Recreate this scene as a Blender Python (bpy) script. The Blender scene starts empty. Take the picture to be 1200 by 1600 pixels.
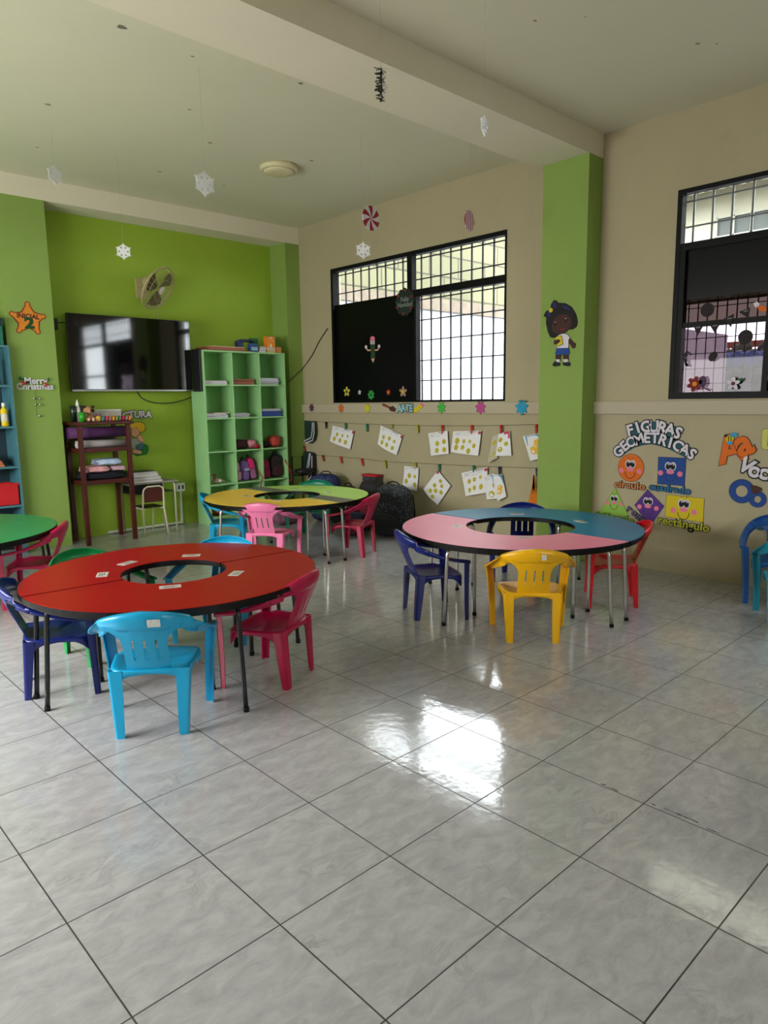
import bpy, bmesh, math, random
from mathutils import Vector, Matrix
random.seed(7)
PI = math.pi
SC = bpy.context.scene
COL = SC.collection

# ------------------------------------------------------------------ camera
YAW, PIT, ROLL, FPX, CH = 0.814211854, 0.157078989, -0.0137153582, 1097.7, 1.51998
_w = Vector((math.cos(YAW)*math.cos(PIT), math.sin(YAW)*math.cos(PIT), -math.sin(PIT)))
_r = _w.cross(Vector((0, 0, 1))).normalized(); _u = _r.cross(_w)
CR = math.cos(ROLL)*_r + math.sin(ROLL)*_u
CU = -math.sin(ROLL)*_r + math.cos(ROLL)*_u
CPOS = Vector((0, 0, CH))
cam_d = bpy.data.cameras.new('camera'); cam = bpy.data.objects.new('camera', cam_d); COL.objects.link(cam)
cam_d.sensor_fit = 'AUTO'; cam_d.sensor_width = 36; cam_d.lens = FPX/1600*36; cam_d.clip_start = .05; cam_d.clip_end = 200
M = Matrix((CR, CU, -_w)).transposed().to_4x4(); M.translation = CPOS; cam.matrix_world = M
SC.camera = cam

# ------------------------------------------------------------------ light, sky, exposure
SC.view_settings.view_transform = 'Standard'; SC.view_settings.look = 'None'
SC.view_settings.gamma = 1; SC.view_settings.use_curve_mapping = False
SC.view_settings.exposure = 0.42
SC.cycles.use_denoising = True
SC.cycles.max_bounces = 10; SC.cycles.diffuse_bounces = 6; SC.cycles.glossy_bounces = 4; SC.cycles.transparent_max_bounces = 12
SC.cycles.sample_clamp_indirect = 4
wd = bpy.data.worlds.new('overcast_sky'); SC.world = wd; wd.use_nodes = True
wd.node_tree.nodes['Background'].inputs[0].default_value = (0.93, 0.97, 1.0, 1)
wd.node_tree.nodes['Background'].inputs[1].default_value = 12.0

def area(name, loc, aim, sx, sy, power, color=(1, 1, 1)):
    d = bpy.data.lights.new(name, 'AREA'); d.shape = 'RECTANGLE'; d.size = sx; d.size_y = sy; d.energy = power; d.color = color
    o = bpy.data.objects.new(name, d); COL.objects.link(o); o.location = loc
    o.rotation_euler = (Vector(aim)-Vector(loc)).to_track_quat('-Z', 'Y').to_euler()
    return o
# daylight through the left wall's window; the back lamp is unseen added fill
area('daylight_left', (-1.68, 4.9, 1.75), (.9, 5.2, -.2), 3.4, 1.1, 205, (1, .99, .96))
area('back_fill', (1.22, -3.08, 2.0), (2.2, 3, 1.0), 1.5, 1.0, 10, (1, .99, .97))

# ------------------------------------------------------------------ helpers
def ray(px, py): return _w + CR*((px-600)/FPX) + CU*((800-py)/FPX)
def at(ax, v, px, py):
    d = ray(px, py); t = (v-CPOS[ax])/d[ax]; return CPOS + d*t
def lin(c): return tuple(((x/255)/12.92 if x/255 <= .04045 else ((x/255+.055)/1.055)**2.4) for x in c)
_m = {}
def mat(name, rgb, rough=.6, metal=0, spec=.5, var=0.0, vscale=6, bump=0.0, bscale=40, emit=None, trans=0, coat=0):
    key = (name, rgb, rough, metal)
    if key in _m: return _m[key]
    m = bpy.data.materials.new(name); m.use_nodes = True; nt = m.node_tree; b = nt.nodes['Principled BSDF']
    c = lin(rgb)+(1,)
    b.inputs['Base Color'].default_value = c; b.inputs['Roughness'].default_value = rough
    b.inputs['Metallic'].default_value = metal; b.inputs['Specular IOR Level'].default_value = spec
    b.inputs['Coat Weight'].default_value = coat
    if trans: b.inputs['Transmission Weight'].default_value = trans
    tc = nt.nodes.new('ShaderNodeTexCoord')
    if var > 0:
        n = nt.nodes.new('ShaderNodeTexNoise'); n.inputs['Scale'].default_value = vscale; n.inputs['Detail'].default_value = 5
        nt.links.new(tc.outputs['Object'], n.inputs['Vector'])
        mr = nt.nodes.new('ShaderNodeMapRange'); mr.inputs[1].default_value = .3; mr.inputs[2].default_value = .7
        mr.inputs[3].default_value = 1-var; mr.inputs[4].default_value = 1+var
        nt.links.new(n.outputs[0], mr.inputs[0])
        mx = nt.nodes.new('ShaderNodeVectorMath'); mx.operation = 'SCALE'; mx.inputs[0].default_value = c[:3]
        nt.links.new(mr.outputs[0], mx.inputs['Scale']); nt.links.new(mx.outputs[0], b.inputs['Base Color'])
    if bump > 0:
        n2 = nt.nodes.new('ShaderNodeTexNoise'); n2.inputs['Scale'].default_value = bscale; n2.inputs['Detail'].default_value = 3
        nt.links.new(tc.outputs['Object'], n2.inputs['Vector'])
        bp = nt.nodes.new('ShaderNodeBump'); bp.inputs['Strength'].default_value = bump; bp.inputs['Distance'].default_value = .01
        nt.links.new(n2.outputs[0], bp.inputs['Height']); nt.links.new(bp.outputs[0], b.inputs['Normal'])
    _m[key] = m
    return m

class MB:
    """collects geometry of ONE mesh"""
    def __init__(s): s.v = []; s.f = []; s.mi = []; s.sm = []
    def add(s, vs, fs, mi=0, smooth=False):
        b = len(s.v); s.v += [Vector(p) for p in vs]
        for f in fs: s.f.append([b+i for i in f]); s.mi.append(mi); s.sm.append(smooth)
    def box(s, a, b, mi=0, rot=None, piv=None):
        x0, y0, z0 = a; x1, y1, z1 = b
        vs = [Vector(p) for p in ((x0,y0,z0),(x1,y0,z0),(x1,y1,z0),(x0,y1,z0),(x0,y0,z1),(x1,y0,z1),(x1,y1,z1),(x0,y1,z1))]
        if rot is not None:
            c = Vector(piv) if piv else (vs[0]+vs[6])/2
            vs = [rot @ (p-c)+c for p in vs]
        s.add(vs, [(0,3,2,1),(4,5,6,7),(0,1,5,4),(1,2,6,5),(2,3,7,6),(3,0,4,7)], mi)
    def rings(s, rs, mi=0, closed=False, cap=True, smooth=True):
        n = len(rs[0]); b = len(s.v); vs = [p for r_ in rs for p in r_]; fs = []
        m = len(rs)
        for i in range(m if closed else m-1):
            for j in range(n):
                fs.append((i*n+j, i*n+(j+1) % n, ((i+1) % m)*n+(j+1) % n, ((i+1) % m)*n+j))
        s.add(vs, fs, mi, smooth)
        if cap and not closed:
            s.f.append([b+j for j in reversed(range(n))]); s.mi.append(mi); s.sm.append(False)
            s.f.append([b+(m-1)*n+j for j in range(n)]); s.mi.append(mi); s.sm.append(False)
    def tube(s, pts, r, mi=0, n=8, closed=False, flat=None):
        pts = [Vector(p) for p in pts]; rs = []; N = len(pts); up = None
        for i, p in enumerate(pts):
            if closed: t = pts[(i+1) % N]-pts[i-1]
            else: t = pts[min(i+1, N-1)]-pts[max(i-1, 0)]
            t.normalize()
            if up is None:
                up = Vector((0, 0, 1)) if abs(t.z) < .9 else Vector((1, 0, 0))
            a = t.cross(up); a.normalize(); b2 = a.cross(t); up = b2
            rr = r[i] if isinstance(r, (list, tuple)) else r
            fb = flat if flat else 1
            rs.append([p + a*(rr*math.cos(2*PI*k/n)) + b2*(rr*fb*math.sin(2*PI*k/n)) for k in range(n)])
        s.rings(rs, mi, closed)
    def lathe(s, prof, c, mi=0, n=20, R=None):
        c = Vector(c); rs = []
        for r_, z in prof:
            rs.append([c + ((R @ Vector((r_*math.cos(2*PI*k/n), r_*math.sin(2*PI*k/n), z))) if R else Vector((r_*math.cos(2*PI*k/n), r_*math.sin(2*PI*k/n), z))) for k in range(n)])
        s.rings(rs, mi)
    def ball(s, c, r, mi=0, n=14, m=9, R=None, bumpy=0):
        if not isinstance(r, (tuple, list)): r = (r, r, r)
        c = Vector(c); rs = []
        for i in range(m+1):
            th = PI*(.02+.96*i/m); ring = []
            for k in range(n):
                ph = 2*PI*k/n; q = 1+bumpy*math.sin(3*ph+2*th)*math.sin(th)
                p = Vector((r[0]*math.sin(th)*math.cos(ph)*q, r[1]*math.sin(th)*math.sin(ph)*q, -r[2]*math.cos(th)))
                ring.append(c+(R @ p if R else p))
            rs.append(ring)
        s.rings(rs, mi)
    def sbox(s, c, d, mi=0, e=4.0, n=24, m=12, R=None, noise=0, seed=1):
        """soft rounded block (superellipsoid)"""
        c = Vector(c); rs = []; rnd = random.Random(seed); ph0 = rnd.random()*6
        def sg(v, p): return math.copysign(abs(v)**p, v)
        for i in range(m+1):
            th = -PI/2+PI*(.03+.94*i/m); ring = []
            for k in range(n):
                ph = 2*PI*k/n
                x = sg(math.cos(th), 2/e)*sg(math.cos(ph), 2/e); y = sg(math.cos(th), 2/e)*sg(math.sin(ph), 2/e); z = sg(math.sin(th), 2/e)
                q = 1+noise*(math.sin(5*x+ph0)*math.cos(4*z+3*y+ph0)+.5*math.sin(9*z+7*x+ph0))
                p = Vector((x*d[0]/2*q, y*d[1]/2*q, z*d[2]/2*q))
                ring.append(c+(R @ p if R else p))
            rs.append(ring)
        s.rings(rs, mi)
    def build(s, name, mats, parent=None, local=False, bevel=0, solid=0, subsurf=0):
        if not isinstance(mats, (list, tuple)): mats = [mats]
        off = Vector((0, 0, 0))
        if parent is not None and not local:
            off = parent_loc(parent)
        elif parent is None and not local:
            xs = [p.x for p in s.v]; ys = [p.y for p in s.v]; zs = [p.z for p in s.v]
            off = Vector(((min(xs)+max(xs))/2, (min(ys)+max(ys))/2, min(zs)))
        me = bpy.data.meshes.new(name)
        me.from_pydata([tuple(p-off) for p in s.v], [], s.f)
        for m_ in mats: me.materials.append(m_)
        for p, mi, sm in zip(me.polygons, s.mi, s.sm): p.material_index = mi; p.use_smooth = sm
        bm = bmesh.new(); bm.from_mesh(me); bmesh.ops.recalc_face_normals(bm, faces=bm.faces); bm.to_mesh(me); bm.free()
        me.update()
        o = bpy.data.objects.new(name, me); COL.objects.link(o)
        if parent is not None: o.parent = parent
        elif not local: o.location = off
        o['_loc'] = tuple(off) if not local else (0.0, 0.0, 0.0)
        if solid:
            md = o.modifiers.new('solidify', 'SOLIDIFY'); md.thickness = solid; md.offset = 0
        if bevel:
            md = o.modifiers.new('bevel', 'BEVEL'); md.width = bevel; md.segments = 2; md.limit_method = 'ANGLE'; md.angle_limit = .7
        if subsurf:
            md = o.modifiers.new('subsurf', 'SUBSURF'); md.levels = subsurf; md.render_levels = subsurf
        return o
def parent_loc(p): return Vector(p['_loc'])
def thing(name, label, cat, loc=(0, 0, 0), rz=0, group=None):
    o = bpy.data.objects.new(name, None); COL.objects.link(o); o.location = loc; o.rotation_euler = (0, 0, rz)
    o['_loc'] = tuple(loc); o['label'] = label; o['category'] = cat; o.empty_display_size = .05
    if group: o['group'] = group
    return o
def tag(o, label, cat, group=None):
    o['label'] = label; o['category'] = cat
    if group: o['group'] = group
    return o
def struct(o): o['kind'] = 'structure'; return o
def dup(root, loc, rz, label, group=None, recol=None):
    r_ = root.copy(); COL.objects.link(r_); r_.location = loc; r_.rotation_euler = (0, 0, rz); r_['label'] = label
    r_['_loc'] = tuple(loc)
    if group: r_['group'] = group
    def rec(a, b):
        for ch in list(a.children):
            c = ch.copy(); COL.objects.link(c); c.parent = b
            if recol and ch.name.split('.')[0] != 'name_sticker':
                for sl in c.material_slots:
                    sl.link = 'OBJECT'; sl.material = recol
            rec(ch, c)
    rec(root, r_)
    return r_

# a flat sheet frame on a wall: 2D (a, b) plus distance d from the wall
class Fl:
    def __init__(s, ax, val, sign=-1):
        s.ax = ax; s.val = val
        s.n = Vector((-1, 0, 0)) if ax == 0 else Vector((0, -1, 0))
        s.u = Vector((0, -1, 0)) if ax == 0 else Vector((1, 0, 0))
        s.O = Vector((val, 0, 0)) if ax == 0 else Vector((0, val, 0))
    def p3(s, a, b, d=0): return s.O + s.u*a + Vector((0, 0, b)) + s.n*d
    def px(s, x, y):
        p = at(s.ax, s.val, x, y); return ((-p.y if s.ax == 0 else p.x), p.z)
    def pxs(s, l): return [s.px(*q) for q in l]
def poly(mb, F, pts, d0, d1, mi=0):
    n = len(pts); vs = [F.p3(a, b, d0) for a, b in pts]+[F.p3(a, b, d1) for a, b in pts]
    mb.add(vs, [tuple(range(n)), tuple(range(2*n-1, n-1, -1))]+[(i, (i+1) % n, n+(i+1) % n, n+i) for i in range(n)], mi)
def ell(c, ra, rb=None, n=24, rot=0, a0=0, a1=2*PI):
    rb = ra if rb is None else rb; o = []
    for k in range(n):
        t = a0+(a1-a0)*k/(n if a1-a0 > 6.2 else n-1); x, y = ra*math.cos(t), rb*math.sin(t)
        o.append((c[0]+x*math.cos(rot)-y*math.sin(rot), c[1]+x*math.sin(rot)+y*math.cos(rot)))
    return o
def splat(c, r, k=7, dep=.4, ph=0, n=42): return [(c[0]+r*(1-dep*.5+dep*.5*math.sin(k*2*PI*i/n+ph))*math.cos(2*PI*i/n), c[1]+r*(1-dep*.5+dep*.5*math.sin(k*2*PI*i/n+ph)*(1 if i % 2 else .9))*math.sin(2*PI*i/n)) for i in range(n)]
def annul(mb, F, c, ro, ri, d0, d1, mi=0, n=28, a0=0, a1=2*PI):
    full = a1-a0 > 6.2; m = n if full else n+1
    A = [(c[0]+math.cos(a0+(a1-a0)*k/n), 0) for k in range(m)]
    vs = []
    for k in range(m):
        t = a0+(a1-a0)*k/n; ct, st = math.cos(t), math.sin(t)
        for r_, d in ((ro, d0), (ri, d0), (ri, d1), (ro, d1)): vs.append(F.p3(c[0]+r_*ct, c[1]+r_*st, d))
    fs = []
    for k in range(n if full else n):
        i, j = k*4, ((k+1) % m)*4
        for q in range(4): fs.append((i+q, i+(q+1) % 4, j+(q+1) % 4, j+q))
    if not full: fs += [(0, 1, 2, 3), tuple((m-1)*4+q for q in (3, 2, 1, 0))]
    mb.add(vs, fs, mi)
def stroke(mb, F, pts, w, d0, d1, mi=0):
    """a flat ribbon along 2D points"""
    n = len(pts); L = []; Rr = []
    for i in range(n):
        a = pts[max(i-1, 0)]; b = pts[min(i+1, n-1)]; dx, dy = b[0]-a[0], b[1]-a[1]; l = math.hypot(dx, dy) or 1
        L.append((pts[i][0]-dy/l*w/2, pts[i][1]+dx/l*w/2)); Rr.append((pts[i][0]+dy/l*w/2, pts[i][1]-dx/l*w/2))
    for i in range(n-1): poly(mb, F, [L[i], L[i+1], Rr[i+1], Rr[i]], d0, d1, mi)
_tc = {}
def txt(s_, off=0.0):
    if (s_, off) in _tc: return _tc[(s_, off)]
    c = bpy.data.curves.new('t', 'FONT'); c.body = s_; c.size = 1; c.offset = off; c.extrude = .5; c.resolution_u = 3
    c.align_x = 'CENTER'; c.align_y = 'CENTER'
    o = bpy.data.objects.new('t', c); COL.objects.link(o); bpy.context.view_layer.update()
    me = bpy.data.meshes.new_from_object(o)
    r_ = ([tuple(v.co) for v in me.vertices], [tuple(p.vertices) for p in me.polygons])
    bpy.data.objects.remove(o); bpy.data.curves.remove(c); bpy.data.meshes.remove(me)
    _tc[(s_, off)] = r_
    return r_
def text(mb, F, s_, c, size, rot, d0, d1, mi=0, off=0.0, sx=1.0):
    vs, fs = txt(s_, off); cr, sr = math.cos(rot), math.sin(rot)
    mb.add([F.p3(c[0]+size*(x*sx*cr-y*sr), c[1]+size*(x*sx*sr+y*cr), (d0+d1)/2+z*(d1-d0)) for x, y, z in vs], fs, mi)

# ------------------------------------------------------------------ materials
def m_floor():
    m = bpy.data.materials.new('marbled_floor_tile'); m.use_nodes = True; nt = m.node_tree; L = nt.links; N = nt.nodes.new; b = nt.nodes['Principled BSDF']
    tc = N('ShaderNodeTexCoord'); sp = N('ShaderNodeSeparateXYZ'); L.new(tc.outputs['Object'], sp.inputs[0])
    def mth(op, a, b_=None, c=None):
        n = N('ShaderNodeMath'); n.operation = op
        for i, q in enumerate((a, b_, c)):
            if q is None: continue
            if isinstance(q, (int, float)): n.inputs[i].default_value = q
            else: L.new(q, n.inputs[i])
        return n.outputs[0]
    ls = []; ids = []
    for ax, o in ((0, 1.48808), (1, 1.56939)):
        q = mth('DIVIDE', mth('SUBTRACT', sp.outputs[ax], o), .45)
        ids.append(mth('FLOOR', q)); fr = mth('FRACT', q)
        ls.append(mth('LESS_THAN', mth('MINIMUM', fr, mth('SUBTRACT', 1.0, fr)), .0052))
    line = mth('MAXIMUM', ls[0], ls[1])
    # per-tile offset so the marbling breaks at the joints
    cb = N('ShaderNodeCombineXYZ'); L.new(mth('MULTIPLY', ids[0], 3.7), cb.inputs[0]); L.new(mth('MULTIPLY', ids[1], 5.3), cb.inputs[1])
    va = N('ShaderNodeVectorMath'); va.operation = 'ADD'; L.new(tc.outputs['Object'], va.inputs[0]); L.new(cb.outputs[0], va.inputs[1])
    rt = N('ShaderNodeMapping'); rt.inputs['Rotation'].default_value = (0, 0, .6); rt.inputs['Scale'].default_value = (1, 1.9, 1); L.new(va.outputs[0], rt.inputs[0])
    n1 = N('ShaderNodeTexNoise'); n1.inputs['Scale'].default_value = 9; n1.inputs['Detail'].default_value = 9; n1.inputs['Roughness'].default_value = .68; n1.inputs['Distortion'].default_value = .5
    L.new(rt.outputs[0], n1.inputs['Vector'])
    r1 = N('ShaderNodeValToRGB'); e = r1.color_ramp.elements; e[0].position = .32; e[0].color = lin((156, 156, 158))+(1,); e[1].position = .62; e[1].color = lin((178, 177, 178))+(1,)
    L.new(n1.outputs[0], r1.inputs[0])
    # veins
    n2 = N('ShaderNodeTexNoise'); n2.inputs['Scale'].default_value = 9; n2.inputs['Detail'].default_value = 4; n2.inputs['Distortion'].default_value = .9
    L.new(rt.outputs[0], n2.inputs['Vector'])
    v = mth('ABSOLUTE', mth('SUBTRACT', n2.outputs[0], .5)); v2 = mth('SUBTRACT', 1.0, mth('MULTIPLY', v, 22)); v3 = mth('MAXIMUM', v2, 0.0)
    n3 = N('ShaderNodeTexNoise'); n3.inputs['Scale'].default_value = 5; L.new(va.outputs[0], n3.inputs['Vector'])
    v4 = mth('MULTIPLY', mth('MULTIPLY', v3, mth('MAXIMUM', mth('MULTIPLY', mth('SUBTRACT', n3.outputs[0], .5), 6), 0.0)), .3)
    mx = N('ShaderNodeMixRGB'); mx.inputs[2].default_value = lin((120, 120, 121))+(1,); L.new(r1.outputs[0], mx.inputs[1]); L.new(mth('MINIMUM', v4, .42), mx.inputs[0])
    mg = N('ShaderNodeMixRGB'); mg.inputs[2].default_value = lin((34, 32, 32))+(1,); L.new(mx.outputs[0], mg.inputs[1]); L.new(line, mg.inputs[0])
    L.new(mg.outputs[0], b.inputs['Base Color'])
    n5 = N('ShaderNodeTexNoise'); n5.inputs['Scale'].default_value = 2.5; n5.inputs['Detail'].default_value = 3; L.new(tc.outputs['Object'], n5.inputs['Vector'])
    rr = N('ShaderNodeMapRange'); rr.inputs[1].default_value = .3; rr.inputs[2].default_value = .7; rr.inputs[3].default_value = .07; rr.inputs[4].default_value = .14
    L.new(n5.outputs[0], rr.inputs[0]); L.new(mth('MAXIMUM', rr.outputs[0], mth('MULTIPLY', line, .6)), b.inputs['Roughness'])
    n4 = N('ShaderNodeTexNoise'); n4.inputs['Scale'].default_value = 22; n4.inputs['Detail'].default_value = 2; L.new(tc.outputs['Object'], n4.inputs['Vector'])
    bp = N('ShaderNodeBump'); bp.inputs['Strength'].default_value = .06; bp.inputs['Distance'].default_value = .01
    L.new(mth('SUBTRACT', n4.outputs[0], mth('MULTIPLY', line, .6)), bp.inputs['Height']); L.new(bp.outputs[0], b.inputs['Normal'])
    b.inputs['Specular IOR Level'].default_value = .9
    return m
def m_plaster(name, rgb, dirt=None, lowz=0.0):
    """painted plaster with faint mottling and handled dirt near the floor"""
    m = mat(name, rgb, .75, var=.035, vscale=1.6, bump=.08, bscale=60)
    if dirt:
        nt = m.node_tree; b = nt.nodes['Principled BSDF']; L = nt.links; N = nt.nodes.new
        src = b.inputs['Base Color'].links[0].from_socket
        tc = N('ShaderNodeTexCoord')
        n = N('ShaderNodeTexNoise'); n.inputs['Scale'].default_value = 3.2; n.inputs['Detail'].default_value = 7; n.inputs['Roughness'].default_value = .65
        L.new(tc.outputs['Object'], n.inputs['Vector'])
        mr = N('ShaderNodeMapRange'); mr.inputs[1].default_value = .55; mr.inputs[2].default_value = .78; mr.inputs[3].default_value = 0; mr.inputs[4].default_value = .3
        L.new(n.outputs[0], mr.inputs[0])
        mx = N('ShaderNodeMixRGB'); mx.inputs[2].default_value = lin(dirt)+(1,); L.new(mr.outputs[0], mx.inputs[0]); L.new(src, mx.inputs[1]); L.new(mx.outputs[0], b.inputs['Base Color'])
    return m
def m_block():
    m = bpy.data.materials.new('cinder_block_paint'); m.use_nodes = True; nt = m.node_tree; b = nt.nodes['Principled BSDF']
    tc = nt.nodes.new('ShaderNodeTexCoord'); mp = nt.nodes.new('ShaderNodeMapping'); mp.inputs['Rotation'].default_value = (PI/2, 0, 0)
    br = nt.nodes.new('ShaderNodeTexBrick'); br.inputs['Scale'].default_value = 1; br.inputs['Brick Width'].default_value = .9; br.inputs['Row Height'].default_value = .42
    br.inputs['Mortar Size'].default_value = .018; br.inputs['Color1'].default_value = lin((104, 101, 76))+(1,); br.inputs['Color2'].default_value = lin((94, 91, 68))+(1,); br.inputs['Mortar'].default_value = lin((62, 58, 44))+(1,)
    nt.links.new(tc.outputs['Object'], mp.inputs[0]); nt.links.new(mp.outputs[0], br.inputs[0]); nt.links.new(br.outputs[0], b.inputs['Base Color'])
    b.inputs['Roughness'].default_value = .9
    return m
def m_glass(name, tint, op):
    """thin pane: mostly see-through with a weak reflection"""
    m = bpy.data.materials.new(name); m.use_nodes = True; nt = m.node_tree; nt.nodes.remove(nt.nodes['Principled BSDF']); out = nt.nodes['Material Output']
    t = nt.nodes.new('ShaderNodeBsdfTransparent'); t.inputs[0].default_value = tint+(1,)
    g = nt.nodes.new('ShaderNodeBsdfGlossy'); g.inputs['Roughness'].default_value = .03; g.inputs[0].default_value = (1, 1, 1, 1)
    f = nt.nodes.new('ShaderNodeMath'); f.operation = 'MULTIPLY'; fr = nt.nodes.new('ShaderNodeFresnel'); fr.inputs[0].default_value = 1.4; ge = nt.nodes.new('ShaderNodeNewGeometry'); iv = nt.nodes.new('ShaderNodeMath'); iv.operation = 'SUBTRACT'; iv.inputs[0].default_value = .4; iv.use_clamp = True; nt.links.new(ge.outputs['Backfacing'], iv.inputs[1]); nt.links.new(fr.outputs[0], f.inputs[0]); nt.links.new(iv.outputs[0], f.inputs[1])
    mx = nt.nodes.new('ShaderNodeMixShader'); nt.links.new(f.outputs[0], mx.inputs[0]); nt.links.new(t.outputs[0], mx.inputs[1]); nt.links.new(g.outputs[0], mx.inputs[2]); nt.links.new(mx.outputs[0], out.inputs[0])
    return m
FLOOR = m_floor()
BEIGE = m_plaster('beige_wall_paint', (172, 162, 132), dirt=(146, 134, 116))
BEIGE2 = mat('beige_ledge_paint', (180, 170, 148), .7, bump=.05)
GREEN = m_plaster('lime_wall_paint', (146, 176, 48), dirt=(118, 140, 60))
GREENP = m_plaster('lime_pillar_paint', (132, 160, 76), dirt=(118, 140, 60))
CEIL = mat('cream_ceiling_paint', (210, 208, 184), .85, var=.02, vscale=1.2, bump=.05, bscale=30)
BEAMM = mat('cream_beam_paint', (222, 216, 194), .85, var=.02, vscale=1.2)
BLACKM = mat('black_painted_metal', (11, 12, 15), .5, spec=.15)
FILM = mat('black_window_film', (8, 8, 11), .3, spec=.15)
WHITE = mat('white_plastic', (225, 225, 220), .45)
STEEL = mat('brushed_steel_tube', (190, 190, 188), .28, 1)
CREAMT = mat('cream_painted_tube', (212, 204, 180), .4)
BLACKT = mat('black_tube', (16, 16, 18), .3)
PAPER = mat('white_paper', (232, 232, 236), .8)
INK = mat('black_ink', (12, 12, 14), .6)
STRING = mat('dark_string', (50, 46, 40), .8)

# ------------------------------------------------------------------ setting
W = 5.9335; YG = 8.22; ZC = 3.79; XL = -1.6; YB = -3.0; T = .16
mb = MB(); mb.box((XL-T, YB-T, -.12), (W+T, YG+T, 0)); fl = struct(mb.build('floor', FLOOR, local=True)); fl['_loc'] = (0., 0., 0.)
mb = MB(); mb.box((XL-T, YB-T, ZC), (W+T, YG+T, ZC+.15)); ce = struct(mb.build('ceiling', CEIL, local=True)); ce['_loc'] = (0., 0., 0.)
def holes_wall(name, ax, v0, v1, lo, hi, hs, m):
    """wall slab between coordinates with rectangular holes hs = (a0, a1, z0, z1)"""
    mb = MB(); xs = sorted({lo, hi, *[h[0] for h in hs], *[h[1] for h in hs]}); 
    for a, b in zip(xs[:-1], xs[1:]):
        spans = [(0, ZC)]
        for h in hs:
            if h[0] <= a and b <= h[1]: spans = [(0, h[2]), (h[3], ZC)]
        for z0, z1 in spans:
            if ax == 0: mb.box((v0, a, z0), (v1, b, z1))
            else: mb.box((a, v0, z0), (b, v1, z1))
    return struct(mb.build(name, m, local=True))
W1 = (4.45, 7.215, 1.50, 3.18); W2 = (0.0, 2.735, 1.50, 3.18)
holes_wall('wall_right', 0, W, W+T, YB-T, YG+T, [W1, W2], BEIGE)
holes_wall('wall_left', 0, XL-T, XL, YB-T, YG+T, [(3.2, 6.6, .9, 2.3)], BEIGE)
holes_wall('wall_back', 1, YB-T, YB, XL, W, [(.45, 2.0, 1.5, 2.5)], BEIGE)
mb = MB(); mb.box((XL, YG, 0), (W, YG+T, ZC)); struct(mb.build('wall_front', GREEN, local=True))
PX = 5.70; PY0, PY1 = 3.42, 3.88
mb = MB(); mb.box((2.24, 7.87, 0), (2.712, YG, 3.585)); struct(mb.build('pillar_left', GREENP, local=True))
mb = MB(); mb.box((5.71, 7.87, 0), (W, YG, 3.585)); struct(mb.build('pillar_corner', GREENP, local=True))
mb = MB(); mb.box((PX, PY0, 0), (W, PY1, 3.59)); struct(mb.build('pillar_right', GREENP, local=True))
mb = MB(); mb.box((XL, 7.87, 3.585), (W, YG, ZC)); struct(mb.build('beam_front', BEAMM, local=True))
mb = MB(); mb.box((XL, PY0+.005, 3.59), (W, 3.95, ZC)); struct(mb.build('beam_right', BEAMM, local=True))
for k, (a, b) in enumerate(((PY1, YG-.35), (YB, PY0))):
    mb = MB(); mb.box((W-.035, a, 1.372), (W, b, 1.486)); struct(mb.build('trim_%d' % (k+1), BEIGE2, local=True, bevel=.006))
# scuffs on the floor tiles
SCUFF = mat('black_scuff', (20, 20, 20), .6)
for seg in ([(938,1225),(947,1227)], [(948,1229),(966,1237)], [(1037,1263),(1092,1286)], [(1104,1294),(1124,1303)], [(1016,1255),(1024,1259)]):
    mb = MB(); a = at(2, 0, *seg[0]); b = at(2, 0, *seg[1]); d = (b-a).normalized(); q = Vector((-d.y, d.x, 0)); n = max(3, int((b-a).length/.008)); rnd = random.Random(seg[0][0])
    up = []; dn = []
    for i in range(n+1):
        p = a.lerp(b, i/n); w_ = .0016+.0035*rnd.random()*(1 if 0 < i < n else .3); up.append(p+q*w_+Vector((0, 0, .0008))); dn.append(p-q*w_*rnd.random()+Vector((0, 0, .0008)))
    mb.add(up+dn, [(i, i+1, n+2+i, n+1+i) for i in range(n)]); o = mb.build('scuff_mark', SCUFF, fl)

# windows ---------------------------------------------------------------
def grille(parent, a0, a1, z0, z1, da, dz, x, first_a, first_z, m, r=.0075):
    mb = MB(); a = first_a
    while a < a1: 
        if a > a0: mb.box((x-r, a-r, z0), (x+r, a+r, z1))
        a += da
    z = first_z
    while z < z1:
        if z > z0: mb.box((x-r*.8, a0, z-r*.8), (x+r*.8, a1, z+r*.8))
        z += dz
    return mb.build('security_grille', m, parent)
GR = mat('dark_grille_paint', (26, 28, 32), .6); GRW = mat('grey_grille_paint', (120, 122, 118), .6)
GLASS = m_glass('clear_pane', (.93, .95, .95), 1); TINT = m_glass('tinted_pane', (.42, .38, .42), 1); TINT2 = m_glass('darker_tinted_pane', (.10, .08, .078), 1)
def fbar(mb, y0, y1, z0, z1, x0=W+.02, x1=W+.075): mb.box((x0, min(y0, y1), z0), (x1, max(y0, y1), z1))
w1 = thing('window_1', '', ''); del w1['label']; del w1['category']; w1['kind'] = 'structure'
y0, y1, z0, z1 = W1
mb = MB(); f = .045
fbar(mb, y0, y1, z1-f, z1, W-.005); fbar(mb, y0, y1, z0, z0+.022, W-.005); fbar(mb, y0, y0+.018, z0+.022, z1-f, W-.005); fbar(mb, y1-.04, y1, z0+.022, z1-f, W-.005)
fbar(mb, 5.775, 5.85, 2.70, z1-f, W); fbar(mb, y0+.018, 5.775, 2.68, 2.755, W)
fbar(mb, 5.715, 5.755, z0+.022, 2.68, W)
mb.build('frame', BLACKM, w1)
mb = MB(); mb.box((W+.035, 5.755, z0+.022), (W+.05, y1-.04, 2.735)); mb.build('dark_panel', FILM, w1)
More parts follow.
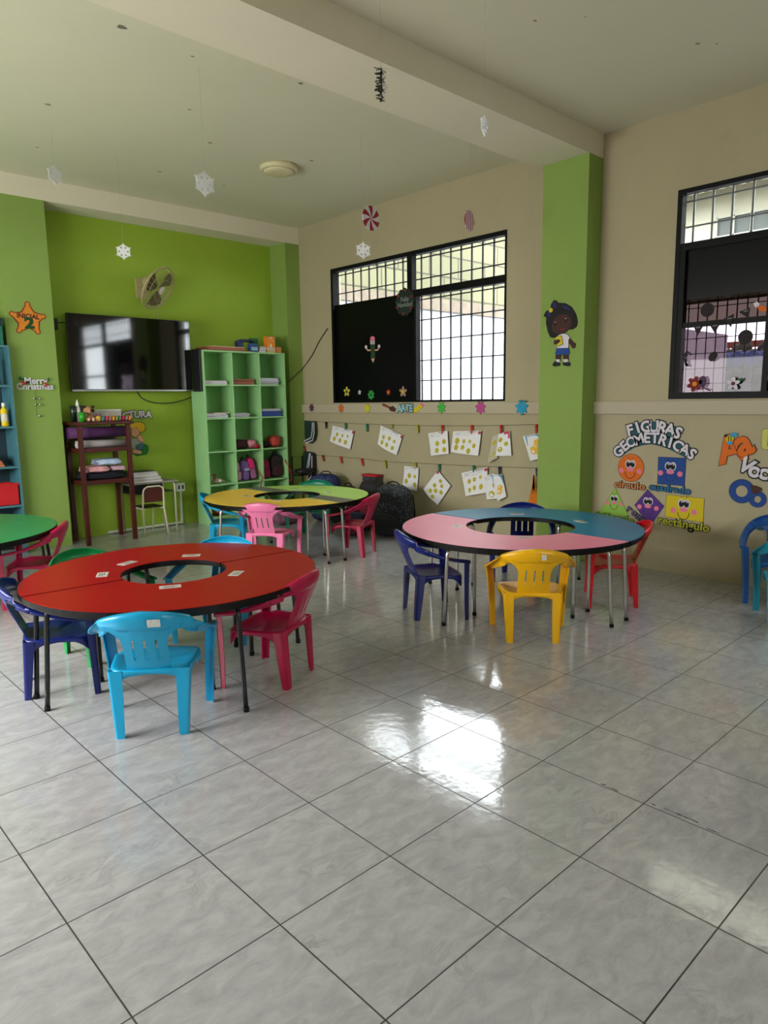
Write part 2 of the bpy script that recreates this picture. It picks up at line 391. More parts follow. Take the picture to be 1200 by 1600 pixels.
for a, b, c, d in ((y0+.018, 5.775, 2.755, z1-f), (5.85, y1-.04, 2.735, z1-f), (y0+.018, 5.715, z0+.022, 2.68)):
    mb = MB(); mb.box((W+.04, a, c), (W+.044, b, d)); mb.build('pane', GLASS, w1)
grille(w1, y0, y1, z0, z1, .1475, .228, W+.12, y0+.105, 1.745, GR)
w2 = thing('window_2', '', ''); del w2['label']; del w2['category']; w2['kind'] = 'structure'
y0, y1, z0, z1 = W2
mb = MB()
fbar(mb, y0, y1, z1-.035, z1, W-.005); fbar(mb, y0, y1, z0, z0+.055, W-.005); fbar(mb, y0, y0+.04, z0+.055, z1-.035, W-.005); fbar(mb, y1-.04, y1, z0+.055, z1-.035, W-.005)
fbar(mb, y0+.04, y1-.04, 2.70, 2.758, W); fbar(mb, 1.965, 2.005, z0+.055, 2.70, W); fbar(mb, y0+.04, y1-.04, 2.085, 2.125, W+.01); fbar(mb, 1.33, 1.37, z0+.055, z1-.035, W); fbar(mb, 2.65, 2.695, z0+.055, 2.70, W)
mb.build('frame', BLACKM, w2)
mb = MB(); mb.box((W+.035, 2.005, 2.312), (W+.05, 2.65, 2.70)); mb.box((W+.035, 1.37, z0+.055), (W+.05, 1.965, 2.70)); mb.build('dark_panel', FILM, w2)
for a, b, c, d, g in ((1.37, y1-.04, 2.758, z1-.035, GLASS), (2.005, 2.65, 2.125, 2.312, TINT2), (2.005, 2.65, z0+.055, 2.085, TINT), (y0+.04, 1.33, z0+.055, z1-.035, GLASS)):
    mb = MB(); mb.box((W+.04, a, c), (W+.044, b, d)); mb.build('pane', g, w2)
grille(w2, 2.0, y1, z0, 2.4, .0775, .124, W+.12, 2.03, 1.625, GR, .004)
grille(w2, 0.0, y1, 2.72, z1, .152, .2, W+.12, .065, 2.905, GRW)

# exterior ----------------------------------------------------------------
OUTW = mat('white_outer_wall', (176, 178, 188), .8, var=.03, vscale=1.5); OUTG = mat('outer_concrete', (104, 102, 98), .9, var=.08)
mb = MB(); mb.box((-30, -30, -.25), (45, 40, -.14)); struct(mb.build('ground', OUTG, local=True))
mb = MB(); mb.box((-6.5, -6, -.14), (-6.2, 14, 4.5)); struct(mb.build('sky_blocker', OUTG, local=True))  # unseen wall, added to dim the sky reflected in the panes
o = thing('neighbour_wall', 'pale outdoor wall of painted blocks over a white lower part, beyond the left window', 'wall', (11, 10.2, -.14))
mb = MB(); mb.box((W+.8, 10.2, -.14), (22, 10.4, 3.35)); mb.build('lower_wall', OUTW, o)
mb = MB(); mb.box((W+.8, 10.12, 3.35), (22, 10.4, 3.58)); mb.build('concrete_beam', mat('weathered_beam', (104, 92, 80), .9, var=.18, vscale=5), o)
mb = MB(); mb.box((W+.8, 10.2, 3.58), (22, 10.4, 5.35)); mb.build('block_wall', m_block(), o)
mb = MB(); mb.box((9.55, 10.08, -.14), (9.95, 10.2, 3.3)); mb.box((8.7, 10.1, -.14), (8.78, 10.2, 3.2)); mb.build('pilaster', mat('pale_door', (236, 236, 236), .7), o)
# seen through the right-hand window
def outb(name, label, cat, boxes, m):
    mb = MB()
    for a, b in boxes: mb.box(a, b)
    return tag(mb.build(name, m), label, cat)
o = thing('neighbour_building', 'cream upper storey with a grated window and corrugated eave, seen through the right window top', 'building', (13.2, 3.5, 2.9))
CREAM = mat('cream_outer_wall', (160, 156, 138), .8)
mb = MB(); mb.box((13, -6, 3.2), (13.4, 8.5, 10.5)); mb.build('wall', CREAM, o)  # wall top added above the view to block sky reflected in the floor
mb = MB(); mb.box((12.95, -4, 3.6), (13.0, 5.25, 4.55)); gp = mb.build('window', mat('grey_blind', (62, 66, 62), .6), o)
mb = MB()
for k in range(34): mb.box((12.9, 5.25-.28*k-.012, 3.6), (12.93, 5.25-.28*k+.012, 4.55))
for z in (3.62, 3.92, 4.22, 4.53): mb.box((12.9, -4, z-.012), (12.93, 5.25, z+.012))
mb.build('window_bars', mat('cream_bars', (140, 138, 126), .6), gp)
mb = MB()
for k in range(90):
    yy = -6+k*.16; mb.tube([(12.1, yy, 4.86), (13.4, yy, 5.3)], .085, n=6)
mb.build('corrugated_eave', mat('weathered_fibre_roof', (104, 98, 76), .9, var=.15, vscale=8), o)
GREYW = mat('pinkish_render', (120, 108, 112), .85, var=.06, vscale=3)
pt = at(1, 4.2, 1070, 514)
mb = MB(); x1_ = at(1, 4.2, 1135, 560).x; z1_ = at(1, 4.2, 1132, 522).z
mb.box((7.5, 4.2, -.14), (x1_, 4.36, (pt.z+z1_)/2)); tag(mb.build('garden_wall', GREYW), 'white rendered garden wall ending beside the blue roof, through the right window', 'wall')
XF = 11.6
def oz(y): return at(0, XF, 1160, y).z
ya, yb_ = at(0, XF, 1200, 560).y-1.2, at(0, XF, 1118, 560).y
o = thing('tiled_canopy', 'low canopy edged with blue clay tiles beyond the garden wall', 'canopy', (XF, 3.5, -.14))
mb = MB(); mb.box((XF+.1, ya, oz(571)), (XF+.9, yb_, oz(567)))
for yy in (ya+.1, yb_-.3): mb.box((XF+.5, yy-.05, -.14), (XF+.6, yy+.05, oz(571)))
mb.build('slab', mat('grey_slab', (90, 90, 92), .8), o)  # slab in one even dark grey
mb = MB(); n_ = 9
for k in range(n_): yy = ya+.1+(yb_-ya-.2)*k/(n_-1); mb.tube([(XF, yy, oz(561)), (XF+.8, yy, oz(561)+.06)], .12, n=8)
mb.build('roof_tile', mat('blue_roof_tile', (22, 40, 84), .5), o)
mb = MB(); rnd = random.Random(11)
for k in range(260): mb.ball((XF+.95+rnd.random()*.5, ya+rnd.random()*(yb_-ya+.3), -.05+rnd.random()*(oz(575)+.0)), (.16, .16, .14), n=7, m=4)
tag(mb.build('hedge', mat('hedge_foliage', (14, 22, 12), .9, var=.6, vscale=14)), 'dark green hedge under the blue tiled canopy', 'hedge')
mb = MB()
for k in range(220): mb.ball((XF+1.9+rnd.random()*.5, ya+rnd.random()*(yb_-ya+.6), -.1+rnd.random()*(oz(528)+.1)), (.14, .14, .13), n=7, m=4)
tag(mb.build('shrub', mat('olive_foliage', (40, 38, 20), .9, var=.6, vscale=14)), 'olive brown shrubs between the blue tiles and the orange roof edge', 'shrub')
mb = MB(); zz = oz(520)+.06; mb.box((XF+3, -1, zz-.09), (XF+3.1, 7.5, zz+.03)); mb.box((XF+3.1, -1, -.14), (XF+3.2, 7.5, zz-.12))
tag(mb.build('orange_fascia', mat('orange_paint', (120, 56, 26), .7)), 'thin orange roof edge above the shrubs through the right window', 'roof edge')

# ------------------------------------------------------------------ furniture: chairs
def plas(name, rgb): return mat(name, rgb, .32, spec=.5, var=.03, vscale=9)
CYAN = plas('cyan_plastic', (18, 158, 205)); TEAL = plas('teal_plastic', (14, 140, 165)); YEL = plas('yellow_plastic', (236, 178, 4)); NAVY = plas('navy_plastic', (17, 32, 108))
MAG = plas('magenta_plastic', (176, 6, 68)); REDP = plas('red_plastic', (206, 22, 34)); PINKP = plas('pink_plastic', (232, 122, 168)); GRN = plas('green_plastic', (10, 138, 70)); GRN2 = plas('dark_green_plastic', (8, 122, 92))
BLUEP = plas('blue_plastic', (24, 84, 160))
def make_chair(name, label, m, group):
    t = thing(name, label, 'chair', group=group)
    # rail + armrests path: s in [-1, 1]
    def path(s):
        a = abs(s); sg = 1 if s >= 0 else -1
        keys = [(0, (0, -.265, .572)), (.2, (.10, -.255, .568)), (.4, (.185, -.205, .545)), (.58, (.24, -.11, .495)), (.78, (.264, .04, .446)), (1, (.260, .178, .424))]
        for (a0, p0), (a1, p1) in zip(keys[:-1], keys[1:]):
            if a <= a1 + 1e-6:
                k = (a-a0)/(a1-a0); p = [p0[i]*(1-k)+p1[i]*k for i in range(3)]; return Vector((sg*p[0], p[1], p[2]))
    NS = 120; AL = [path(-1+2*i/NS) for i in range(NS+1)]
    for _ in range(24): AL = [AL[0]]+[(AL[i-1]+AL[i]*2+AL[i+1])/4 for i in range(1, NS)]+[AL[-1]]
    def smooth_path(s):
        f_ = max(0, min(NS-1e-6, (s+1)/2*NS)); i = int(f_); return AL[i].lerp(AL[i+1], f_-i)
    def sect(s):
        a = abs(s); h = .102-.042*min(1, a/.55) if a < .55 else .058-.012*(a-.55)/.45
        tilt = min(1, max(0, (a-.12)/.68)); return h, tilt
    def band(s0, s1, n):
        mb = MB(); rs = []
        pts = [smooth_path(s0+(s1-s0)*i/n) for i in range(n+1)]
        for i in range(n+1):
            s = s0+(s1-s0)*i/n; p = pts[i]; tg = (smooth_path(s+.02)-smooth_path(s-.02)).normalized()
            h, ti = sect(s)
            back = Vector((0, -.22, 1)).normalized()
            out = Vector((p.x, -.0, 0)); out = (Vector((math.copysign(1, p.x) if abs(p.x) > 1e-4 else 0, 0, 0)))
            wdir = (back*(1-ti)+out*ti*1.0+Vector((0, 0, .12))*ti); wdir = (wdir-tg*wdir.dot(tg)).normalized(); nn = tg.cross(wdir).normalized()
            th = .0045; drop = .016
            prof = [(-.5*h, -drop), (-.5*h+.004, 0.0), (-.25*h, .006), (0, .008), (.25*h, .006), (.5*h-.004, 0.0), (.5*h, -drop), (.5*h-.006, -drop+.001), (.5*h-.010, -.006), (0, -.001), (-.5*h+.010, -.006), (-.5*h+.006, -drop+.001)]
            sg = 1 if nn.z >= 0 or ti < .1 else 1
            rs.append([p+wdir*a+nn*b*(-1 if nn.dot(Vector((0, -1, .3)).lerp(Vector((0, 0, 1)), ti)) < 0 else 1) for a, b in prof])
        mb.rings(rs); return mb
    mb = band(-.56, .56, 30)
    # centre panel with three slots
    def P(x, z):
        k = (z-.315)/(.54-.315); y = -.158-.098*k-.012*(x/.1)**2*-1
        return Vector((x, y, z))
    def wid(z):
        k = (z-.315)/.225
        return .098+.0*k+(.07*max(0, (k-.62)/.38)**2.2)
    xs = [-1, -.59, -.47, -.06, .06, .47, .59, 1]; zs = [.29, .315, .345, .375, .39, .42, .45, .48, .50, .515, .53, .545]
    fr = []; bk = []
    for z in zs:
        wz = wid(z) if z > .315 else wid(.315)
        for x in xs:
            xx = x*wz if abs(x) == 1 else x*.098
            if abs(x) < 1: pass
            fr.append(P(xx, z)+Vector((0, .0035, 0))); bk.append(P(xx, z)-Vector((0, .0035, 0)))
    nx = len(xs); F_ = []; n0 = len(fr); solidq = {}
    for j in range(len(zs)-1):
        for i in range(nx-1):
            slot = i in (1, 3, 5) and 3 <= j <= 6
            solidq[(i, j)] = not slot
    def ok(i, j): return solidq.get((i, j), False)
    for (i, j), sld in solidq.items():
        if not sld: continue
        a, b, c, d = j*nx+i, j*nx+i+1, (j+1)*nx+i+1, (j+1)*nx+i
        F_.append((a, b, c, d)); F_.append((n0+d, n0+c, n0+b, n0+a))
        if not ok(i, j-1): F_.append((a, n0+a, n0+b, b))
        if not ok(i, j+1): F_.append((d, c, n0+c, n0+d))
        if not ok(i-1, j): F_.append((a, d, n0+d, n0+a))
        if not ok(i+1, j): F_.append((b, n0+b, n0+c, c))
    mb.add(fr+bk, F_, 0)
    mb.build('backrest', m, t, local=True)
    for s0, s1 in ((.54, 1.0), (-.54, -1.0)):
        band(s0, s1, 14).build('armrest', m, t, local=True)
    # seat: dished plate with a skirt, arched between the legs
    mb = MB(); n = 48
    def edge(k):
        t_ = 2*PI*k/n; c, s_ = math.cos(t_), math.sin(t_)
        e = .42; x = math.copysign(abs(c)**e, c); y = math.copysign(abs(s_)**e, s_)
        w_ = .178+.03*(y+1)/2; return Vector((x*w_, .0+y*.168, .318+(.010*(y > .5)*-1 if y > .5 else 0)))
    E_ = [edge(k) for k in range(n)]; ctr = Vector((0, .0, .318)); rs = []
    for f_, dz in ((.02, -.017), (.35, -.016), (.62, -.013), (.82, -.004), (.94, .002), (1.0, 0.0)):
        rs.append([ctr+(p-ctr)*f_+Vector((0, 0, dz)) for p in E_])
    def skirt(k, inner):
        p = E_[k]; ax, ay = abs(p.x)/.2, abs(p.y)/.168
        corner = min(ax, ay)**3.2; dep = .02+.11*corner
        q = ctr+(p-ctr)*(1.015 if not inner else .975); q.z = .318-dep; return q
    rs.append([Vector((p.x*1.01, p.y*1.01, p.z-.006)) for p in E_]); rs.append([skirt(k, False) for k in range(n)]); rs.append([skirt(k, True) for k in range(n)])
    rs.append([Vector((p.x*.97, p.y*.97, .309)) for p in E_]); rs.append([ctr+(p-ctr)*.8+Vector((0, 0, -.012)) for p in E_]); rs.append([ctr+(p-ctr)*.02+Vector((0, 0, -.023)) for p in E_])
    mb.rings(rs); mb.build('seat', m, t, local=True)
    # legs: tapering angle-section channels
    def leg(bot, top, wb, wt, sx, sy, extra=None):
        mb = MB(); rs = []; N = 10
        for i in range(N+1):
            k = i/N; p = bot.lerp(top, k); w_ = wb+(wt-wb)*k**.8
            if extra: p = p+extra*math.sin(PI*k)
            th = .006; d = w_*.8; r_ = .012
            # L section: outer corner rounded, opening towards the seat
            prof = [(0, r_), (r_*.3, r_*.3), (r_, 0), (w_, 0), (w_, th), (r_+th, th), (th+.002, th+.002), (th, r_+th), (th, d), (0, d)]
            rs.append([Vector((p.x-sx*a, p.y-sy*b, p.z)) for a, b in prof])
        mb.rings(rs, smooth=False); mb.build('leg', m, t, local=True)
    for sx in (-1, 1):
        leg(Vector((sx*.165, -.185, 0)), Vector((sx*.186, -.168, .318)), .042, .066, sx, -1)
        leg(Vector((sx*.245, .185, 0)), Vector((sx*.276, .176, .424)), .040, .052, sx, 1, Vector((sx*-.004, 0, 0)))
    return t
chair0 = make_chair('toy_chair', 'cyan child armchair with its back to the camera, in front of the red table', CYAN, 'plastic child armchairs')
def sticker_on(t, w_, m1, poly_scale=1):
    """white paper sticker on the outside of the back rail"""
    mb = MB(); n = 5
    fr = [Vector((.03+w_*i/n-.0, -.2845-.0, .555+.035*j)) for j in (0, 1) for i in range(n+1)]
    fr = [Vector((p.x, p.y + (.004 if p.z > .57 else .004)-.022*(p.z-.555)/.035*.35, p.z)) for p in fr]
    mb.add(fr+[p+Vector((0, .004, 0)) for p in fr], [(i, i+1, n+2+i, n+1+i) for i in range(n)]+[(2*(n+1)+i, 2*(n+1)+n+1+i, 2*(n+1)+n+2+i, 2*(n+1)+i+1) for i in range(n)])
    o = mb.build('name_sticker', m1, t, local=True); return o
STK = mat('worn_white_sticker', (208, 206, 200), .6, var=.15, vscale=60)
CH = [
 (1.41, 3.11, 54.6, CYAN, None),
 (3.716, 2.569, 42, YEL, 'yellow child armchair in front of the pink and blue table'),
 (3.63, 3.34, -29, NAVY, 'dark blue child armchair at the left end of the pink and blue table'),
 (2.12, 3.18, 117, MAG, 'magenta child armchair at the right end of the red table'),
 (4.54, 5.27, 115.7, MAG, 'magenta child armchair at the right of the yellow and lime table, by the backpacks'),
 (4.78, 2.575, 122.8, REDP, 'bright red child armchair at the right end of the pink and blue table'),
 (2.27, 4.014, 218.2, CYAN, 'cyan child armchair behind the red table, only its rounded back showing above it'),
 (1.62, 4.27, -74, GRN, 'green child armchair behind the red table with a white glare on its back'),
 (1.233, 3.912, -18, NAVY, 'navy child armchair at the left end of the red table'),
 (1.69, 5.80, 150, MAG, 'magenta child armchair beside the green table at the left edge'),
 (3.72, 6.28, -35, CYAN, 'cyan child armchair at the left of the yellow table, near the shelf'),
 (3.72, 5.52, 37, PINKP, 'light pink child armchair with its back to the camera at the yellow table'),
 (4.83, 6.32, 215, GRN2, 'dark green child armchair behind the lime half of the table'),
 (4.88, 3.47, 214, NAVY, 'dark blue child armchair facing the camera behind the blue half of the table'),
 (5.17, 1.436, 20, TEAL, 'teal child armchair cut off by the right edge, nearer one'),
 (5.642, 1.68, 200, BLUEP, 'blue child armchair at the right edge, behind the teal one against the wall')]
chairs = []
for i, (x, y, h, m_, lab) in enumerate(CH):
    rz = math.radians(h)-PI/2
    if i == 0: c = chair0; c.location = (x, y, 0); c.rotation_euler = (0, 0, rz)
    else: c = dup(chair0, (x, y, 0), rz, lab, 'plastic child armchairs', m_)
    chairs.append(c)
sticker_on(chairs[0], .055, STK); sticker_on(chairs[1], .03, STK); sticker_on(chairs[5], .03, STK)

# ------------------------------------------------------------------ round tables, two half rings each
TH = .58
EDGE = mat('black_rubber_edge', (8, 8, 9), .4, spec=.25)
CARD = mat('laminated_name_card', (214, 208, 204), .25, var=.12, vscale=80)
def half_table(label, c, R_, r_, a_mid, top, leg_m, gap=.006, end=None, cards=(), group='half-ring tables pushed into circles'):
    t = thing('half_ring_table', label, 'table', (c[0], c[1], 0), a_mid-PI/2, group)   # local: half disc on +y side
    def rng(mb, ro, ri, z0, z1, y0, mi=0, n=40):
        # half ring cut by the straight line y = y0
        def arc(r): 
            a = math.asin(min(1, y0/r)); return [(r*math.cos(a+(PI-2*a)*k/n), r*math.sin(a+(PI-2*a)*k/n)) for k in range(n+1)]
        A, B = arc(ro), arc(ri); vs = []
        for (x, y), (u, v) in zip(A, B): vs += [(x, y, z0), (u, v, z0), (u, v, z1), (x, y, z1)]
        fs = []
        for k in range(n):
            i, j = 4*k, 4*k+4
            for q in range(4): fs.append((i+q, i+(q+1) % 4, j+(q+1) % 4, j+q))
        fs += [(0, 1, 2, 3), (4*n+3, 4*n+2, 4*n+1, 4*n)]
        mb.add(vs, fs, mi)
    mb = MB(); rng(mb, R_-.004, r_+.004, TH-.02, TH, gap+.003)
    mb.build('tabletop', top, t, local=True)
    mb = MB(); rng(mb, R_, R_-.006, TH-.026, TH-.002, gap); rng(mb, r_+.006, r_, TH-.022, TH-.002, gap)
    for s_ in (-1, 1): mb.box((min(s_*r_, s_*R_), gap, TH-.024), (max(s_*r_, s_*R_), gap+.0028, TH-.003))
    mb.build('edge_band', EDGE, t, local=True)
    mb = MB(); rng(mb, R_-.03, R_-.05, TH-.05, TH-.0205, gap+.02); rng(mb, r_+.05, r_+.03, TH-.04, TH-.0205, gap+.02); mb.build('apron', EDGE, t, local=True)
    if end:
        for s_ in (-1, 1):
            mb = MB(); w_ = end[1]; pts = []
            n = 8
            y_a = gap+.004
            o_ = [(math.sqrt((R_-.006)**2-y*y), y) for y in [y_a+(w_-y_a)*k/n for k in range(n+1)]]
            i_ = [(math.sqrt((r_+.006)**2-y*y), y) for y in [y_a+(w_-y_a)*k/n for k in range(n+1)]]
            P2 = o_+i_[::-1]; m2 = len(P2)
            vs = [(s_*x, y, TH-.0005) for x, y in P2]+[(s_*x, y, TH+.0012) for x, y in P2]
            mb.add(vs, [tuple(range(m2)), tuple(range(2*m2-1, m2-1, -1))]+[(k, (k+1) % m2, m2+(k+1) % m2, m2+k) for k in range(m2)])
            o = mb.build('end_panel', end[0], t, local=True); o['label'] = 'grey band across the end of the tabletop'
    # three bent-tube leg frames: one near each end, one in the middle
    for ang in (.11, PI/2, PI-.11):
        d = Vector((math.cos(ang), math.sin(ang), 0)); ro, ri = R_*.93, r_+.13; zt = TH-.045; pts = []
        side = Vector((-d.y, d.x, 0))*.0
        if ang != PI/2: d = Vector((math.cos(ang), 0, 0)).normalized(); side = Vector((0, .1, 0)); ro -= .03
        for k in range(5): pts.append(d*(ro+.035-.035*k/4)+side+Vector((0, 0, .0+(zt-.06)*k/4)))
        for k in range(1, 7): a = k/6*PI/2; pts.append(d*(ro-.05*(1-math.cos(a)))+side+Vector((0, 0, zt-.06+.055*math.sin(a))))
        for k in range(6): a = k/6*PI/2; pts.append(d*(ri+.05*(1-math.sin(a)))+side+Vector((0, 0, zt-.06+.055*math.cos(a))))
        for k in range(5): pts.append(d*ri+side+Vector((0, 0, (zt-.06)*(1-k/4))))
        mb = MB(); mb.tube(pts, .0125, n=10); fo = mb.build('leg_frame', leg_m, t, local=True)
        for e_ in (pts[0], pts[-1]):
            mb = MB(); mb.lathe([(.015, 0), (.0155, .02), (.013, .024)], e_, n=10); mb.build('leg_cap', EDGE, fo, local=True)
    for (rr, aa, tw) in cards:
        mb = MB(); cc = Vector((rr*math.cos(aa), rr*math.sin(aa), 0)); Rz = Matrix.Rotation(aa+tw, 3, 'Z')
        mb.add([cc+Rz @ Vector((x, y, 0))+Vector((0, 0, TH+z)) for z in (0.0003, .0016) for x, y in ((-.03, -.055), (.03, -.055), (.03, .055), (-.03, .055))], [(0, 1, 2, 3), (4, 5, 6, 7), (0, 1, 5, 4), (1, 2, 6, 5), (2, 3, 7, 6), (3, 0, 4, 7)])
        co = mb.build('name_card', CARD, t, local=True)
        mb = MB()
        for q in range(3): mb.add([cc+Rz @ Vector((x, y, 0))+Vector((0, 0, TH+.0019)) for x, y in ((-.012+.012*q, -.035), (-.008+.012*q, -.035), (-.008+.012*q, .02+.01*q), (-.012+.012*q, .02+.01*q))], [(0, 1, 2, 3)])
        mb.build('lettering', INK, co, local=True)
    return t
def lam(n, c): return mat(n, c, .33, spec=.2, var=.02, vscale=3)
REDT = lam('red_laminate', (160, 4, 18)); PNKT = lam('pink_laminate', (236, 136, 166)); BLUT = lam('blue_laminate', (20, 118, 158)); YELT = lam('yellow_laminate', (250, 204, 78)); LIMT = lam('lime_laminate', (176, 216, 108)); GRYT = lam('grey_laminate', (104, 104, 98)); GRNT = lam('green_laminate', (56, 150, 88))
DARKL = BLACKT
rc = (1.807, 3.66)
def cards_px(c, a_mid, l):
    o = []
    for x, y in l:
        p = at(2, TH, x, y); dx, dy = p.x-c[0], p.y-c[1]; o.append((math.hypot(dx, dy), math.atan2(dy, dx)-(a_mid-PI/2), .1))
    return o
a = math.radians(-93.5)
half_table('near half of the round red table, black legs, nearest the camera', rc, .80, .286, a, REDT, DARKL, cards=cards_px(rc, a, [(266, 917), (369, 896)]))
half_table('far half of the round red table, with three taped cards', rc, .80, .286, a+PI, REDT, DARKL, cards=cards_px(rc, a+PI, [(160, 898), (199, 880), (299, 868)]))
pc = (4.31, 3.08); a = PI
half_table('pink half-ring table on steel legs behind the yellow chair', pc, .884, .40, a, PNKT, STEEL, cards=cards_px(pc, a, [(714, 822), (820, 840)]))
half_table('blue half-ring table joined to the pink one', pc, .884, .40, 0, BLUT, STEEL, cards=cards_px(pc, 0, [(808, 803), (908, 815)]))
yc = (4.18, 5.87)
half_table('yellow half-ring table behind the light pink chair', yc, .834, .334, PI, YELT, STEEL, cards=cards_px(yc, PI, [(385, 775), (434, 782)]))
half_table('lime green half-ring table with grey ends, joined to the yellow one', yc, .834, .334, 0, LIMT, STEEL, end=(GRYT, .23), cards=cards_px(yc, 0, [(462, 764), (513, 770)]))
gc = (1.049, 6.175)
half_table('near half of the green round table cut by the left edge', gc, .92, .35, math.radians(-95), GRNT, BLACKT)
half_table('far half of the green round table cut by the left edge', gc, .92, .35, math.radians(85), GRNT, BLACKT)

# ------------------------------------------------------------------ television, fan, cables, outlet
t = thing('television', 'large black flat television on the green wall, reflecting the windows', 'television', (3.594, 7.95, 1.668))
TVB = mat('black_tv_bezel', (12, 12, 13), .35)
SCR = mat('dark_glass_screen', (3, 4, 5), .05, spec=.7)
mb = MB(); mb.box((2.873, 7.955, 1.668), (4.315, 7.99, 2.498)); mb.box((3.05, 7.99, 1.74), (4.12, 8.03, 2.3)); mb.build('casing', TVB, t, bevel=.004)
mb = MB(); mb.box((2.88, 7.951, 1.69), (4.308, 7.9555, 2.491)); mb.build('screen', SCR, t)
mb = MB(); mb.box((2.873, 7.949, 1.668), (4.315, 7.956, 1.684)); mb.build('bottom_strip', mat('silver_strip', (150, 150, 150), .35, .8), t)
mb = MB(); mb.box((3.3, 8.2, 1.85), (3.9, YG-.001, 2.2)); mb.box((3.45, 8.03, 1.95), (3.5, 8.2, 2.05)); mb.box((3.7, 8.03, 1.95), (3.75, 8.2, 2.05)); mb.build('wall_bracket', BLACKM, t)
mb = MB(); mb.box((2.76, 8.12, 2.33), (2.84, YG, 2.45)); mb.tube([(2.80, 8.10, 2.40), (2.88, 8.02, 2.40)], .006); mb.box((2.775, 8.1, 2.36), (2.825, 8.12, 2.42))
tag(mb.build('wall_clamp', [mat('black_white_clamp', (60, 60, 62), .5)]), 'small grey clamp on the green wall at the left of the television', 'clamp')
def cable(name, label, pts, r, m, cat='cable', group=None):
    # smooth (Catmull-Rom) path
    P_ = [Vector(p) for p in pts]; o = []
    for i in range(len(P_)-1):
        p0 = P_[max(i-1, 0)]; p1 = P_[i]; p2 = P_[i+1]; p3 = P_[min(i+2, len(P_)-1)]
        for k in range(8):
            q = k/8; o.append(.5*((2*p1)+(p2-p0)*q+(2*p0-5*p1+4*p2-p3)*q*q+(3*p1-p0-3*p2+p3)*q**3))
    o.append(P_[-1]); mb = MB(); mb.tube(o, r, n=6); return tag(mb.build(name, m), label, cat, group)
FG = Fl(1, YG); 
def gw(x, y, d=.012): p = at(1, YG, x, y); return (p.x, YG-d, p.z)
cable('television_cable', 'black cable sagging from the television to the pale green shelf', [at(1, 8.1, *q) for q in [(213, 609), (222, 622), (240, 629), (262, 630), (284, 626), (301, 620)]], .007, BLACKT)
def wwp(x, y, d=.01): p = at(0, W, x, y); return (W-d, p.y, p.z)
cable('wall_cable', 'thin black cable drooping from the window frame towards the shelf corner', [wwp(513, 513), wwp(500, 533), wwp(488, 556), wwp(475, 574), at(1, 7.845, 463, 585), at(1, 7.82, 456, 592), at(1, 7.80, 448, 598)], .006, BLACKT)
FANC = mat('yellowed_fan_plastic', (176, 164, 120), .5); FANB = mat('greyish_fan_blade', (92, 80, 60), .4)
t = thing('wall_fan', 'old cream wall fan tilted above the television', 'fan', (3.98, YG, 2.76))
nrm = Vector((.44, -.70, -.52)).normalized(); Rf = nrm.to_track_quat('Z', 'Y').to_matrix(); fc = Vector((3.93, 7.93, 2.845))
def fr_(x, y, z): return fc + Rf @ Vector((x, y, z))
FR = .262
mb = MB(); mb.tube([fr_(FR*math.cos(2*PI*k/40), FR*math.sin(2*PI*k/40), 0) for k in range(40)], .011, closed=True)
for zz, rr in ((.05, .22), (.065, .13), (-.045, .22), (-.06, .13)): mb.tube([fr_(rr*math.cos(2*PI*k/30), rr*math.sin(2*PI*k/30), zz) for k in range(30)], .003, closed=True, n=5)
for k in range(28):
    a = 2*PI*k/28; 
    for sg in (1, -1): mb.tube([fr_(FR*math.cos(a), FR*math.sin(a), 0), fr_(.22*math.cos(a+.05), .22*math.sin(a+.05), sg*.048), fr_(.05*math.cos(a+.25), .05*math.sin(a+.25), sg*.066)], .0016, n=4)
mb.build('guard', FANC, t)
mb = MB(); 
for k in range(3):
    a0 = 2*PI*k/3+.5; vs = []
    for z in (-.004, .004):
        for i in range(7):
            r_ = .04+.185*i/6; w0 = a0-.12-.10*i/6; w1 = a0+.55+.35*math.sin(i/6*2.6)
            for q in range(5): a = w0+(w1-w0)*q/4; vs.append(fr_(r_*math.cos(a), r_*math.sin(a), z+.022*(q/4-.5)))
    fs = []
    for i in range(6):
        for q in range(4): fs.append((i*5+q, i*5+q+1, i*5+q+6, i*5+q+5)); fs.append((35+i*5+q, 35+i*5+q+5, 35+i*5+q+6, 35+i*5+q+1))
    for i in range(6): fs.append((i*5, i*5+5, 40+i*5, 35+i*5)); fs.append((i*5+4, 39+i*5, 44+i*5, i*5+9))
    mb.add(vs, fs, 0, False)
mb.build('blade', FANB, t)
mb = MB(); mb.lathe([(.002, .072), (.045, .07), (.052, .06), (.05, .05)], fc, R=Rf); hb = mb.build('badge', mat('pale_badge', (206, 200, 184), .4), t)
mb = MB(); mb.lathe([(.001, -.2), (.05, -.19), (.068, -.15), (.068, -.08), (.05, -.05)], fc, R=Rf); mb.build('motor_housing', FANC, t)
mb = MB(); mb.tube([fr_(0, 0, -.16), (3.87, 8.12, 2.86), (3.85, 8.2, 2.86)], .024); mb.box((3.79, 8.19, 2.76), (3.91, YG, 2.98)); mb.build('mount', FANC, t)
for x0_ in (3.91, 3.97): 
    cable('pull_cord', ('left' if x0_ < 3.94 else 'right')+' thin cord hanging from the wall fan behind the television', [(x0_, 8.05, 2.7), (x0_+.03, 8.1, 2.58), (x0_+.05, 8.14, 2.44)], .0025, FANC, 'cord', 'fan cords')
ow = thing('wall_socket', 'white double wall socket with its conduit running down to the floor', 'socket', (4.17, YG, 0))
o1 = at(1, YG-.02, 275, 755); o2 = at(1, YG-.02, 289, 767)
mb = MB(); mb.box((o1.x, YG-.03, o2.z), (o2.x, YG, o1.z)); fpl = mb.build('face_plate', WHITE, ow, bevel=.004)
mb = MB()
